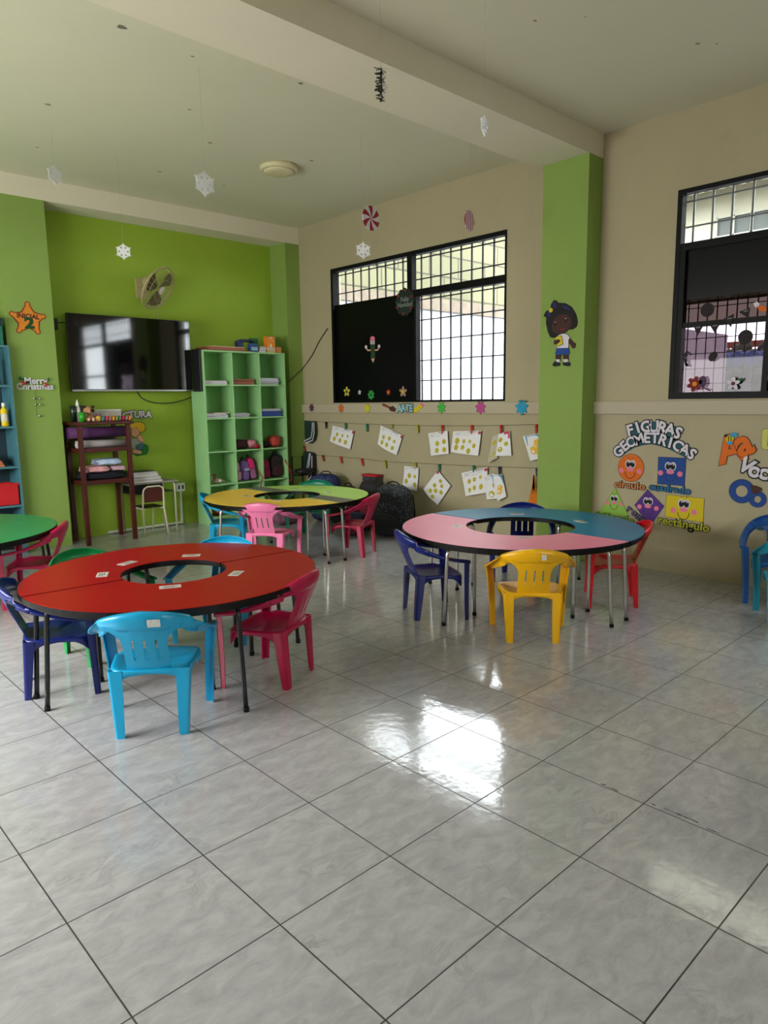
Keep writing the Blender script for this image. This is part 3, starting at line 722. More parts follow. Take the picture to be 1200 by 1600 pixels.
for k in (.28, .72): mb.box((o1.x+(o2.x-o1.x)*k-.014, YG-.033, (o1.z+o2.z)/2-.025), (o1.x+(o2.x-o1.x)*k+.014, YG-.029, (o1.z+o2.z)/2+.025))
mb.build('outlet', mat('grey_outlet', (90, 80, 80), .5), fpl)
mb = MB(); xm = (o1.x+o2.x)/2; mb.box((xm-.012, YG-.02, .03), (xm+.012, YG, o2.z)); mb.box((3.25, YG-.02, .012), (xm+.012, YG, .035)); mb.build('conduit', WHITE, ow)
t = thing('ceiling_light', 'round cream flush ceiling lamp, switched off', 'lamp', (4.297, 5.975, ZC))
mb = MB(); mb.lathe([(.185, 0), (.19, -.02), (.18, -.045), (.16, -.05), (.155, -.048)], (4.297, 5.975, ZC), n=36); mb.build('rim', mat('cream_lamp_rim', (206, 198, 160), .5), t)
mb = MB(); mb.lathe([(.156, -.047), (.14, -.062), (.08, -.07), (.002, -.072)], (4.297, 5.975, ZC), n=36); mb.build('diffuser', mat('cream_diffuser', (214, 206, 168), .4), t)

# ------------------------------------------------------------------ pale green cubby shelf and its contents
MINT = mat('mint_green_board', (150, 200, 138), .45, var=.03, vscale=4); MINTB = mat('green_back_board', (112, 172, 92), .6)
SX0, SX1, SY0, SY1 = 4.355, 5.56, 7.75, 8.07
t = thing('cubby_shelf', 'tall pale green cubby shelf, three columns wide, in the corner', 'shelf', ((SX0+SX1)/2, 7.9, 0))
zs_ = [2.145, 1.735, 1.328, .918, .508, .10]
def board(nm, a, b): mb = MB(); mb.box(a, b); return mb.build(nm, MINT, t, bevel=.002)
board('side_panel', (SX0, SY0, 0), (SX0+.02, SY1, 2.155)); board('side_panel', (SX1-.02, SY0, 0), (SX1, SY1, 2.155))
board('top_panel', (SX0+.02, SY0, 2.135), (SX1-.02, SY1, 2.155))
xs_ = [SX0+.01, 4.757, 5.157, SX1-.01]
for x in xs_[1:3]: board('divider', (x-.009, SY0, .1), (x+.009, SY1-.012, 2.135))
for z in zs_[1:]: 
    for i in range(3): board('shelf_board', (xs_[i]+.01, SY0, z-.009), (xs_[i+1]-.01, SY1-.012, z+.009))
mb = MB(); mb.box((SX0+.02, SY1-.01, .02), (SX1-.02, SY1, 2.135)); mb.build('back_panel', MINTB, t)
mb = MB(); mb.box((SX0+.02, SY0+.02, 0), (SX1-.02, SY0+.035, .09)); mb.build('plinth', MINT, t)
def cb(c, r): return (xs_[c]+.012, xs_[c+1]-.012, zs_[r+1]+.0095)
def slab(nm, lab, cat, x0, x1, y0, y1, z, h, col, grp, rz=0, rough=.6, pages=None):
    mb = MB(); R_ = Matrix.Rotation(rz, 3, 'Z')
    if pages: 
        mb.box((x0, y0, z), (x1, y1, z+h*.14), 0, R_, ((x0+x1)/2, (y0+y1)/2, z)); mb.box((x0, y0, z+h*.86), (x1, y1, z+h), 0, R_, ((x0+x1)/2, (y0+y1)/2, z))
        mb.box((x0+.004, y0+.004, z+h*.14), (x1-.004, y1-.004, z+h*.86), 1, R_, ((x0+x1)/2, (y0+y1)/2, z))
    else: mb.box((x0, y0, z), (x1, y1, z+h), 0, R_, ((x0+x1)/2, (y0+y1)/2, z))
    return tag(mb.build(nm, [mat('cover_%d_%d_%d' % col, col, rough), PAPER]), lab, cat, grp)
POS = {1: [''], 2: ['lower', 'upper'], 3: ['lowest', 'middle', 'topmost'], 4: ['lowest', 'second from the bottom', 'third from the bottom', 'topmost'], 5: ['lowest', 'second lowest', 'middle', 'second from the top', 'topmost'], 6: ['lowest', 'second lowest', 'third from the bottom', 'third from the top', 'second from the top', 'topmost'], 7: ['lowest', 'second lowest', 'third from the bottom', 'middle', 'third from the top', 'second from the top', 'topmost']}
def pile(c, r, items, lab, grp, nm='notebook', cat='notebook', y0=7.79):
    a, b, z = cb(c, r); rnd = random.Random(c*7+r)
    for k_, (w_, h, col) in enumerate(items):
        x0 = a+.01+rnd.random()*.015; slab(nm, lab+', '+POS[len(items)][k_], cat, x0, x0+(b-a-.05)*w_, y0+rnd.random()*.02, y0+.22, z, h, col, grp, (rnd.random()-.5)*.02, pages=nm == 'notebook'); z += h+.0004
# row 1
pile(0, 0, [(1, .012, (210, 206, 214)), (.98, .014, (200, 198, 206)), (.96, .012, (214, 210, 216)), (.93, .01, (190, 190, 200))], 'white sheet pad in the pile in the top left cubby', 'white pads in the top left cubby', 'paper_pad', 'paper')
pile(1, 0, [(.98, .018, (140, 84, 60)), (.98, .018, (164, 100, 70)), (.96, .018, (130, 60, 50)), (.95, .016, (150, 96, 70))], 'brown folder in the pile in the top middle cubby', 'brown folders in the top middle cubby', 'folder', 'folder')
pile(2, 0, [(.97, .022, (30, 30, 36)), (.9, .016, (50, 46, 60))], 'black book at the bottom of the top right cubby', 'black books in the top right cubby')
a, b, z = cb(2, 0); z += .039
for k in range(3): slab('notebook', POS[3][k]+' of the blue and white notebooks above the black ones, top right cubby', 'notebook', a+.01, b-.05-.01*k, 7.79, 8.0, z, .016, [(60, 90, 160), (196, 200, 214), (84, 110, 176)][k], 'blue notebooks in the top right cubby', .02*k, pages=True); z += .0165
# row 2
pile(0, 1, [(1, .022, (20, 26, 44)), (.98, .018, (26, 34, 60)), (.9, .014, (196, 190, 196))], 'notebook in the low pile of the second left cubby', 'notebooks in the second left cubby')
a, b, z = cb(0, 1); slab('notebook', 'notebook with a yellow cover peeking out, second left cubby', 'notebook', a+.12, b-.03, 7.79, 8.0, z+.056, .008, (206, 170, 80), 'notebooks in the second left cubby', pages=True)
pile(1, 1, [(.72, .016, (40, 30, 60)), (.68, .014, (60, 34, 80)), (.7, .014, (20, 50, 60)), (.62, .01, (30, 30, 50))], 'dark exercise book in the second middle cubby', 'dark exercise books in the second middle cubby')
a, b, z = cb(2, 1); slab('box_file', 'blue box file of papers in the second right cubby', 'box file', a+.02, b-.03, 7.79, 8.02, z, .07, (46, 76, 150), None)
for k in range(3): slab('paper_pad', POS[3][k]+' of the pale papers lying on the blue box file', 'paper', a+.02, b-.03-.01*k, 7.79, 8.0, z+.0705+.0095*k, .009, (190, 186, 196), 'papers on the blue box file')
# soft bags and clothes
def mound(nm, lab, cat, c, d, col, seed=1, noise=.09, extra=None, R=None, grp=None, e=2.6):
    mb = MB(); mb.sbox(c, d, 0, e=e, n=26, m=14, R=R, noise=noise, seed=seed)
    o = mb.build(nm, mat('fabric_%s_%d' % (nm, seed), col, .85, var=.25, vscale=22, bump=.3, bscale=40)); return tag(o, lab, cat, grp)
a, b, z = cb(1, 2)
mound('folded_jacket', 'dark maroon jacket lying in the third middle cubby', 'jacket', (a+.13, 7.89, z+.064), (.24, .2, .12), (50, 14, 24), 3)
mound('polka_pouch', 'small pink and white patterned pouch on the maroon jacket', 'pouch', (a+.27, 7.87, z+.062), (.15, .18, .11), (190, 120, 130), 5)
mound('red_pouch', 'bright red cloth tucked at the front of the third middle cubby', 'cloth', (a+.33, 7.80, z+.03), (.08, .06, .055), (170, 20, 40), 6)
a, b, z = cb(2, 2)
mound('folded_hat', 'dark folded hat in the third right cubby', 'hat', (a+.1, 7.9, z+.04), (.19, .2, .075), (24, 22, 34), 8)
mound('round_lunch_bag', 'round red and orange patterned lunch bag in the third right cubby', 'bag', (a+.245, 7.87, z+.078), (.17, .2, .155), (170, 60, 44), 9, .03)
# toy duck
a, b, z = cb(0, 3)
t = thing('toy_duck', 'small striped toy duck in the fourth left cubby', 'toy', (a+.15, 7.84, z))
DK = mat('grey_brown_plush', (150, 128, 110), .9, var=.3, vscale=30)
mb = MB(); mb.ball((a+.15, 7.84, z+.034), (.075, .04, .034)); mb.ball((a+.225, 7.84, z+.03), (.035, .02, .012)); mb.build('body', DK, t)
mb = MB(); mb.tube([(a+.115, 7.84, z+.04), (a+.105, 7.84, z+.075), (a+.11, 7.84, z+.095)], .016); mb.ball((a+.107, 7.84, z+.105), .025); hd = mb.build('head', mat('brown_plush', (130, 84, 60), .9), t)
mb = MB(); mb.ball((a+.077, 7.83, z+.1), (.02, .012, .006)); mb.build('beak', mat('orange_beak', (220, 130, 50), .5), hd)
mb = MB(); mb.ball((a+.165, 7.805, z+.036), (.022, .008, .018)); mb.build('wing', mat('white_plush', (220, 215, 205), .9), t)
def backpack(lab, c, d, col, rz=0, tilt=0, seed=1, col2=None, pattern=0, name='backpack', grp=None, lean=0):
    """c = centre of base; d = (width, depth, height)"""
    t = thing(name, lab, 'backpack', c, rz, grp)
    R = Matrix.Rotation(tilt, 3, 'X') @ Matrix.Rotation(lean, 3, 'Y')
    fm = mat('bag_cloth_%d' % seed, col, .7, var=.12 if not pattern else .0, vscale=12, bump=.25, bscale=30)
    if pattern:
        nt = fm.node_tree; bs = nt.nodes['Principled BSDF']; vo = nt.nodes.new('ShaderNodeTexVoronoi'); vo.inputs['Scale'].default_value = 26; vo.inputs['Randomness'].default_value = 1
        tc = nt.nodes.new('ShaderNodeTexCoord'); mp = nt.nodes.new('ShaderNodeMapping'); mp.inputs['Scale'].default_value = (1, 1, 2.2); mp.inputs['Rotation'].default_value = (.4, .3, .2); nt.links.new(tc.outputs['Object'], mp.inputs[0]); nt.links.new(mp.outputs[0], vo.inputs['Vector'])
        cr = nt.nodes.new('ShaderNodeValToRGB'); e = cr.color_ramp.elements; e[0].position = .2; e[0].color = lin(pattern)+(1,); e[1].position = .28; e[1].color = lin(col)+(1,)
        nt.links.new(vo.outputs[0], cr.inputs[0]); nt.links.new(cr.outputs[0], bs.inputs['Base Color'])
    def tr(p): return R @ Vector(p)
    w_, dp, h = d; zc = h/2+.004
    lift = 0
    if tilt or lean: lift = abs(math.sin(tilt))*dp/2*.8+abs(math.sin(lean))*w_/2*.8
    def L(p): q = tr(p); return (q.x, q.y, q.z+lift)
    mb = MB(); mb.sbox(L((0, 0, zc)), (w_, dp, h), e=3.4, R=R, noise=.03, seed=seed, n=30, m=16); mb.build('body', fm, t, local=True)
    mb = MB(); mb.sbox(L((0, -dp*.5, h*.3)), (w_*.78, dp*.38, h*.5), e=3.2, R=R, noise=.03, seed=seed+1)
    pk = mb.build('front_pocket', fm if not col2 else mat('bag_pocket_%d' % seed, col2, .7, var=.1, bump=.2), t, local=True)
    mb = MB(); mb.tube([L((w_*.36*math.cos(a), -dp*.62-.0, h*.42+h*.12*math.sin(a))) for a in [PI*k/10 for k in range(11)]], .004, n=6); mb.build('zipper', mat('bag_zip', (40, 40, 44), .4), pk, local=True)
    mb = MB(); mb.tube([L((w_*.18*math.cos(a), dp*.2, h*.97+.05*math.sin(a))) for a in [PI*k/8 for k in range(9)]], .008, n=6); mb.build('handle', mat('bag_webbing', (24, 24, 28), .8), t, local=True)
    for s_ in (-1, 1):
        mb = MB(); mb.tube([L((s_*w_*.28, dp*.42, h*.88)), L((s_*w_*.32, dp*.62, h*.7)), L((s_*w_*.34, dp*.6, h*.35)), L((s_*w_*.36, dp*.45, h*.12))], .014, n=6, flat=.4)
        mb.build('strap', mat('bag_strap_%d' % seed, col2 or col, .75), t, local=True)
    return t
a, b, z = cb(1, 3)
backpack('pale pink backpack at the left of the fourth middle cubby', (a+.055, 7.90, z), (.09, .13, .24), (206, 150, 166), .15, seed=21, grp=None)
bp_ = backpack('lilac backpack with white lettering in the fourth middle cubby', (a+.165, 7.88, z), (.12, .12, .26), (112, 84, 150), 0, seed=22)
mb = MB(); mb.box((-.045, -.092, .14), (.05, -.084, .146)); mb.box((-.03, -.092, .155), (.03, -.084, .161)); mb.build('lettering', PAPER, bp_, local=True)
backpack('hot pink backpack leaning at the right of the fourth middle cubby', (a+.295, 7.89, z), (.11, .13, .28), (214, 22, 110), -.2, lean=-.12, seed=23, col2=(150, 90, 130))
mb = MB(); mb.tube([(a+.33, 7.79, z+.12), (a+.36, 7.74, z+.03), (a+.335, 7.73, z-.04), (a+.32, 7.735, z-.09), (a+.33, 7.735, z-.13)], .012, flat=.4, n=6); tag(mb.build('dangling_strap', mat('crimson_webbing', (170, 30, 60), .8)), 'crimson strap dangling over the shelf edge from the hot pink backpack', 'strap')
a, b, z = cb(2, 3)
backpack('crimson backpack at the left of the fourth right cubby', (a+.09, 7.90, z), (.15, .12, .25), (150, 18, 70), .1, seed=24)
backpack('black backpack with red trim in the fourth right cubby', (a+.265, 7.89, z), (.18, .13, .3), (34, 22, 28), -.1, lean=.06, seed=25, col2=(60, 16, 26))
mb = MB(); mb.tube([(a+.35, 7.78, z+.24), (a+.40, 7.735, z+.1), (a+.43, 7.73, z-.0), (a+.40, 7.735, z-.06)], .011, flat=.4, n=6); tag(mb.build('dangling_strap', mat('red_webbing', (170, 20, 30), .8)), 'red strap hanging out of the fourth right cubby', 'strap')
a, b, z = cb(0, 4)
mound('orange_cloth', 'orange brown cloth bundle in the bottom left cubby', 'cloth', (a+.15, 7.9, z+.1), (.22, .2, .185), (190, 100, 44), 12)
a, b, z = cb(1, 4); mound('grey_cloth', 'grey brown bundle in the bottom middle cubby', 'cloth', (a+.15, 7.9, z+.09), (.25, .2, .17), (120, 104, 96), 13)
# on top of the shelf
zt = 2.1555
for k, (x0, x1, h, col) in enumerate([(4.40, 5.05, .014, (120, 60, 44)), (4.46, 4.98, .012, (176, 110, 80)), (4.42, 4.96, .014, (140, 70, 50)), (4.5, 4.97, .012, (196, 160, 130))]):
    slab('folder', POS[4][k]+' of the flat brown card folders on top of the shelf', 'folder', x0, x1, 7.78, 8.02, zt, h, col, 'card folders on top of the shelf', .01*k); zt += h+.0005
z0 = 2.1555
slab('toy_box', 'small blue and white packet standing on top of the shelf', 'box', 4.875+.19, 4.985+.19, 7.79, 7.86, z0, .105, (50, 80, 140), None)
mb = MB(); mb.box((5.075, 7.785, z0+.02), (5.165, 7.7895, z0+.062)); tag(mb.build('packet_label', mat('pale_blue_label', (150, 190, 214), .6)), 'pale blue label on the small blue packet', 'label')
mb = MB(); mb.tube([(4.93, 7.93, z0+.12), (5.02, 7.93, z0+.15), (5.1, 7.93, z0+.15), (5.2, 7.93, z0+.14)], .018, n=8); mb.box((4.95, 7.9, z0), (5.03, 7.97, z0+.13)); tag(mb.build('toy_crane', mat('navy_toy', (40, 54, 90), .5)), 'dark blue toy with an arm on top of the shelf, behind the blue packet', 'toy')
for k, (col, h) in enumerate([((60, 90, 50), .022), ((150, 60, 50), .014), ((196, 160, 90), .012), ((120, 40, 44), .014), ((60, 50, 40), .012)]):
    slab('book', POS[5][k]+' book in the low stack on the shelf top', 'book', 5.19+.004*k, 5.30, 7.79, 7.97, z0, h, col, 'book stack on top of the shelf', .02*(k % 2), pages=True); z0 += h+.0005
z0 = 2.1555
slab('carton', 'cream carton under the orange box on top of the shelf', 'box', 5.315, 5.44, 7.79, 7.9, z0, .04, (206, 170, 110), None)
slab('carton', 'grey carton between the cream carton and the orange box', 'box', 5.31, 5.44, 7.79, 7.9, z0+.0405, .024, (186, 190, 190), None)
ob = thing('orange_box', 'orange cereal-like box standing on top of the shelf', 'box', (5.375, 7.845, z0+.065))
mb = MB(); mb.box((5.31, 7.79, z0+.065), (5.44, 7.86, z0+.205)); mb.build('carton', mat('orange_card', (232, 134, 30), .5), ob)
mb = MB(); mb.box((5.36, 7.787, z0+.07), (5.385, 7.7895, z0+.11)); mb.box((5.355, 7.787, z0+.185), (5.395, 7.7895, z0+.195)); mb.box((5.4, 7.787, z0+.15), (5.43, 7.7895, z0+.157)); mb.box((5.36, 7.787, z0+.165), (5.39, 7.7895, z0+.172)); mb.build('label_print', mat('pale_print', (230, 220, 200), .6), ob)
slab('green_box', 'dark green box behind the orange box on the shelf top', 'box', 5.2, 5.305, 7.98, 8.04, z0, .19, (30, 110, 70), None)
slab('cardboard_box', 'small brown cardboard box at the right end of the shelf top', 'box', 5.45, 5.535, 7.79, 7.93, z0, .075, (196, 124, 72), None)
t = thing('looped_belt', 'navy loop of padded tubing standing at the right end of the shelf top', 'hoop', (5.49, 8.0, z0))
mb = MB(); mb.tube([(5.49+.06*math.cos(a), 8.0, z0+.13+.085*math.sin(a)) for a in [PI*k/12 for k in range(13)]]+[(5.43, 8.0, z0+.1), (5.425, 8.0, z0+.02)], .02, n=8); mb.tube([(5.55, 8.0, z0+.12), (5.553, 8.0, z0+.021)], .02, n=8); mb.build('hoop', mat('navy_foam', (30, 60, 100), .6), t)
mb = MB(); mb.box((4.319, 7.775, 1.66), (4.354, 7.945, 2.165)); o = tag(mb.build('speaker_box', mat('black_box', (12, 12, 14), .5), bevel=.004), 'tall black box fixed to the side of the pale green shelf behind the television', 'box')

# ------------------------------------------------------------------ dark red wooden rack
WOOD = mat('dark_red_wood', (74, 24, 18), .35, var=.2, vscale=7); WOODD = mat('darker_red_wood', (64, 26, 22), .4, var=.15)
t = thing('wooden_rack', 'dark red wooden rack on four legs under the television', 'rack', (3.07, 7.9, 0))
RX0, RX1, RY0, RY1 = 2.80, 3.37, 7.67, 8.1
for x, y in ((RX0, RY0), (RX1-.045, RY0), (RX0, RY1-.045), (RX1-.045, RY1-.045)):
    mb = MB(); mb.box((x, y, 0), (x+.045, y+.045, 1.305)); mb.build('leg', WOOD, t, bevel=.003)
mb = MB(); mb.box((RX0-.03, RY0-.03, 1.305), (RX1+.03, RY1+.02, 1.34)); mb.build('top_board', WOOD, t, bevel=.006)
for z in (1.01, .66):
    for (a, b) in (((RX0+.045, RY0+.006, z), (RX1-.045, RY0+.03, z+.045)), ((RX0+.045, RY1-.03, z), (RX1-.045, RY1-.006, z+.045)), ((RX0+.006, RY0+.045, z), (RX0+.03, RY1-.045, z+.045)), ((RX1-.03, RY0+.045, z), (RX1-.006, RY1-.045, z+.045))):
        mb = MB(); mb.box(a, b); mb.build('rail', WOOD, t, bevel=.002)
    mb = MB(); mb.box((RX0+.03, RY0+.03, z+.03), (RX1-.03, RY1-.03, z+.045)); mb.build('shelf_board', WOODD, t)
def roll(nm, lab, y, z, r, x0, x1, col, turns=2, flat=1):
    mb = MB(); n = 60; rs = []
    for k in range(n+1):
        a = k/n*turns*2*PI; rr = r*(.35+.65*k/n); rs.append((rr*math.cos(a), rr*math.sin(a)*flat))
    th = .006; vs = []
    for x in (x0, x1):
        for (cy, cz) in rs: vs.append((x, y+cy, z+cz))
        for (cy, cz) in rs: vs.append((x, y+cy*(1-th/r), z+cz*(1-th/r)))
    N2 = n+1; fs = []
    for k in range(n): fs += [(k, k+1, 2*N2+k+1, 2*N2+k), (N2+k, 3*N2+k, 3*N2+k+1, N2+k+1), (k, N2+k, N2+k+1, k+1), (2*N2+k, 2*N2+k+1, 3*N2+k+1, 3*N2+k)]
    mb.add(vs, fs, 0, True); return tag(mb.build(nm, mat('mat_%d_%d_%d' % col, col, .8, bump=.15, bscale=60)), lab, 'rolled mat')
roll('rolled_mat', 'purple rolled mat at the top of the wooden rack', 7.87, 1.225, .072, 2.76, 3.41, (84, 40, 92))
roll('rolled_mat', 'pale grey rolled mat under the purple one in the wooden rack', 7.79, 1.10, .048, 2.81, 3.36, (176, 168, 170))
mound('dark_blanket', 'black folded blanket behind the rolls on the upper shelf of the rack', 'blanket', (3.08, 7.96, 1.11), (.46, .18, .1), (18, 16, 20), 31)
mound('folded_blanket', 'dark navy folded blanket at the bottom of the rack', 'blanket', (3.08, 7.88, .745), (.47, .34, .075), (16, 20, 34), 32, e=5)
mound('folded_blanket', 'pink folded blanket on the navy one in the rack', 'blanket', (3.0, 7.84, .82), (.28, .28, .07), (222, 160, 166), 33, e=4)
mound('folded_blanket', 'pale mauve folded cloth beside the pink blanket in the rack', 'blanket', (3.24, 7.84, .815), (.18, .26, .055), (196, 160, 168), 34, e=4)
mound('folded_blanket', 'pale blue folded towel on top of the pink blanket in the rack', 'towel', (3.14, 7.83, .892), (.29, .24, .07), (176, 198, 226), 35, e=4)
# on top of the rack
zt = 1.3405
t = thing('basket', 'white lattice plastic basket on the wooden rack', 'basket', (3.19, 7.93, zt))
mb = MB(); bx0, bx1, by0, by1, bh = 3.02, 3.36, 7.84, 8.03, .125
for i in range(19):
    x = bx0+.018+(bx1-bx0-.036)*i/18; mb.box((x-.003, by0+.006, zt+.005), (x+.003, by0+.011, zt+bh-.01)); mb.box((x-.003, by1-.011, zt+.005), (x+.003, by1-.006, zt+bh-.01))
for i in range(9):
    y = by0+.012+(by1-by0-.024)*i/8; mb.box((bx0+.006, y-.003, zt+.005), (bx0+.011, y+.003, zt+bh-.01)); mb.box((bx1-.011, y-.003, zt+.005), (bx1-.006, y+.003, zt+bh-.01))
for i in range(6):
    z = zt+.005+(bh-.02)*i/5
    for a, b in (((bx0+.006, by0+.006), (bx1-.006, by0+.011)), ((bx0+.006, by1-.011), (bx1-.006, by1-.006)), ((bx0+.006, by0+.006), (bx0+.011, by1-.006)), ((bx1-.011, by0+.006), (bx1-.006, by1-.006))): mb.box((a[0], a[1], z-.003), (b[0], b[1], z+.003))
mb.build('lattice', WHITE, t)
mb = MB()
for a, b in (((bx0-.006, by0-.006), (bx1+.006, by0+.008)), ((bx0-.006, by1-.008), (bx1+.006, by1+.006)), ((bx0-.006, by0-.006), (bx0+.008, by1+.006)), ((bx1-.008, by0-.006), (bx1+.006, by1+.006))): mb.box((a[0], a[1], zt+bh-.012), (b[0], b[1], zt+bh))
mb.build('rim', WHITE, t)
mb = MB(); mb.box((bx0+.008, by0+.008, zt), (bx1-.008, by1-.008, zt+.006)); mb.build('bottom', WHITE, t)
mb = MB(); mb.sbox((3.26, 7.93, zt+.056), (.13, .13, .09), e=5); tag(mb.build('basket_contents', mat('peach_card', (232, 186, 130), .7)), 'peach coloured box inside the white basket', 'box')
mb = MB(); mb.sbox((3.11, 7.94, zt+.05), (.12, .12, .08), e=3, noise=.1); tag(mb.build('basket_contents', mat('grey_items', (96, 96, 104), .7, var=.4, vscale=50)), 'dark grey items inside the white basket, left side', 'toys')
# plush dog
t = thing('plush_dog', 'brown plush dog with a dark nose sitting on the wooden rack', 'toy', (2.97, 7.76, zt))
PL = mat('tan_plush', (176, 128, 92), .95, bump=.4, bscale=120); PLD = mat('dark_brown_plush', (44, 20, 22), .9)
mb = MB(); mb.ball((2.975, 7.77, zt+.045), (.045, .04, .045)); mb.build('body', PL, t)
mb = MB(); mb.ball((2.955, 7.76, zt+.12), (.052, .045, .046)); mb.ball((2.965, 7.72, zt+.112), (.034, .025, .028)); hd = mb.build('head', PL, t)
mb = MB(); mb.ball((2.975, 7.697, zt+.118), (.024, .014, .023)); mb.build('nose', PLD, hd)
for sx, ex in ((-1, 2.915), (1, 3.0)): mb = MB(); mb.ball((ex, 7.75, zt+.155), (.022, .012, .014)); mb.build('ear', PLD, hd)
for sx in (-.03, .02, .06): mb = MB(); mb.ball((2.96+sx, 7.71, zt+.023), (.02, .035, .022)); mb.build('paw', mat('pale_plush', (214, 176, 140), .95) if sx < .05 else PL, t)
mb = MB(); mb.ball((2.90, 7.72, zt+.026), (.025, .03, .025)); mb.build('paw', PL, t)
t = thing('toy_bee', 'small yellow plush toy in front of the brown plush dog', 'toy', (3.035, 7.70, zt))
mb = MB(); mb.ball((3.035, 7.70, zt+.03), (.03, .025, .03)); bd = mb.build('body', mat('yellow_plush', (216, 176, 44), .9, var=.2, vscale=40), t)
for sx in (-.015, .015): mb = MB(); mb.tube([(3.035+sx, 7.70, zt+.055), (3.035+sx*1.5, 7.70, zt+.082)], .005); mb.build('antenna', mat('purple_plush', (150, 60, 110), .9), t)
CLAY = [(60, 110, 110), (196, 60, 100), (160, 110, 100), (222, 140, 40), (120, 150, 60), (110, 110, 110), (190, 30, 80), (130, 120, 110), (232, 130, 50)]
for k, c in enumerate(CLAY):
    mb = MB(); x = 3.075+.037*k; mb.sbox((x, 7.72, zt+.026), (.034, .13, .05), e=4, R=Matrix.Rotation(.0, 3, 'X')); mb.sbox((x+.004, 7.70, zt+.036), (.02, .1, .04), e=3)
    nmc = ['teal', 'pink', 'brown', 'amber', 'olive green', 'grey', 'crimson', 'taupe', 'bright orange'][k]
    tag(mb.build('clay_bar', mat('clay_%d' % k, c, .55)), nmc+' modelling clay bar in the row at the front of the wooden rack', 'modelling clay', 'clay bars on the wooden rack')
mb = MB(); mb.lathe([(.028, 0), (.036, .1), (.034, .1), (.027, .004)], (2.86, 7.70, zt)); tag(mb.build('green_cup', mat('bright_green_plastic', (40, 150, 30), .4)), 'bright green plastic cup at the left end of the wooden rack', 'cup')
t = thing('glue_bottle', 'white bottle with a nozzle among dark green pots on the rack', 'bottle', (2.865, 7.82, zt))
mb = MB(); mb.lathe([(.028, 0), (.03, .12), (.026, .15), (.014, .165), (.014, .175)], (2.865, 7.82, zt)); mb.build('body', WHITE, t)
mb = MB(); mb.lathe([(.012, .175), (.016, .18), (.014, .2), (.005, .225), (.003, .235)], (2.865, 7.82, zt)); mb.build('nozzle', WHITE, t)
for k, (x, y) in enumerate(((2.81, 7.80), (2.92, 7.84))):
    mb = MB(); mb.lathe([(.03, 0), (.032, .16), (.024, .17), (.002, .172)], (x, y, zt)); tag(mb.build('dark_jar', mat('dark_green_jar', (14, 34, 22), .25)), ['dark green jar left of the white nozzle bottle', 'dark green jar right of the white nozzle bottle'][k], 'jar', 'dark jars on the rack')

# ------------------------------------------------------------------ school desk with papers, small chair
t = thing('school_desk', 'small grey-topped school desk between the rack and the socket', 'desk', (3.7, 7.98, 0))
mb = MB(); mb.box((3.38, 7.78, .600), (3.97, 8.17, .618)); mb.build('desktop', mat('grey_laminate_top', (150, 146, 138), .45), t, bevel=.003)
mb = MB(); mb.box((3.42, 7.85, .48), (3.93, 8.15, .49)); mb.box((3.42, 8.14, .49), (3.93, 8.15, .59)); mb.build('book_tray', mat('dark_tray', (46, 50, 44), .5), t)
for x in (3.42, 3.93):
    mb = MB(); mb.tube([(x, 7.82, 0), (x, 7.82, .56), (x, 7.85, .59), (x, 8.1, .59), (x, 8.13, .56), (x, 8.13, 0)], .011); mb.build('leg', CREAMT, t)
z = .6185; rnd = random.Random(3)
for k in range(7):
    c = [(176, 172, 160), (60, 58, 50), (186, 180, 168), (90, 76, 64), (190, 186, 176), (150, 140, 130), (84, 96, 76)][k]; h = [.022, .01, .022, .014, .024, .014, .014][k]
    slab('magazine', POS[7][k]+' worn magazine in the pile on the grey school desk', 'magazine', 3.41+rnd.random()*.02, 3.76+rnd.random()*.03-.012*k, 7.80, 8.08, z, h, c, 'magazines on the school desk', (rnd.random()-.5)*.06, pages=True); z += h+.0005
t = thing('school_chair', 'small school chair with cream tube frame and brown back, tucked under the desk', 'chair', (3.63, 7.83, 0))
BR = mat('brown_plywood', (84, 34, 26), .4, var=.1)
mb = MB()
mb.tube([(3.485, 7.74, 0), (3.49, 7.76, .32), (3.495, 7.735, .52), (3.51, 7.73, .555), (3.55, 7.73, .575), (3.69, 7.73, .575), (3.73, 7.73, .555), (3.745, 7.735, .52), (3.75, 7.76, .32), (3.775, 7.73, 0)], .0105)
mb.build('back_frame', CREAMT, t)
mb = MB(); 
for x in (3.51, 3.73): mb.tube([(x, 7.76, .31), (x, 7.98, .31), (x, 8.0, .29), (x, 8.04, 0)], .0105)
mb.build('front_frame', CREAMT, t)
mb = MB(); mb.box((3.51, 7.742, .39), (3.73, 7.752, .555)); mb.build('backrest', BR, t, bevel=.003)
mb = MB(); mb.box((3.5, 7.76, .322), (3.74, 8.02, .334)); mb.build('seat', mat('dark_brown_seat', (40, 26, 22), .4), t, bevel=.004)

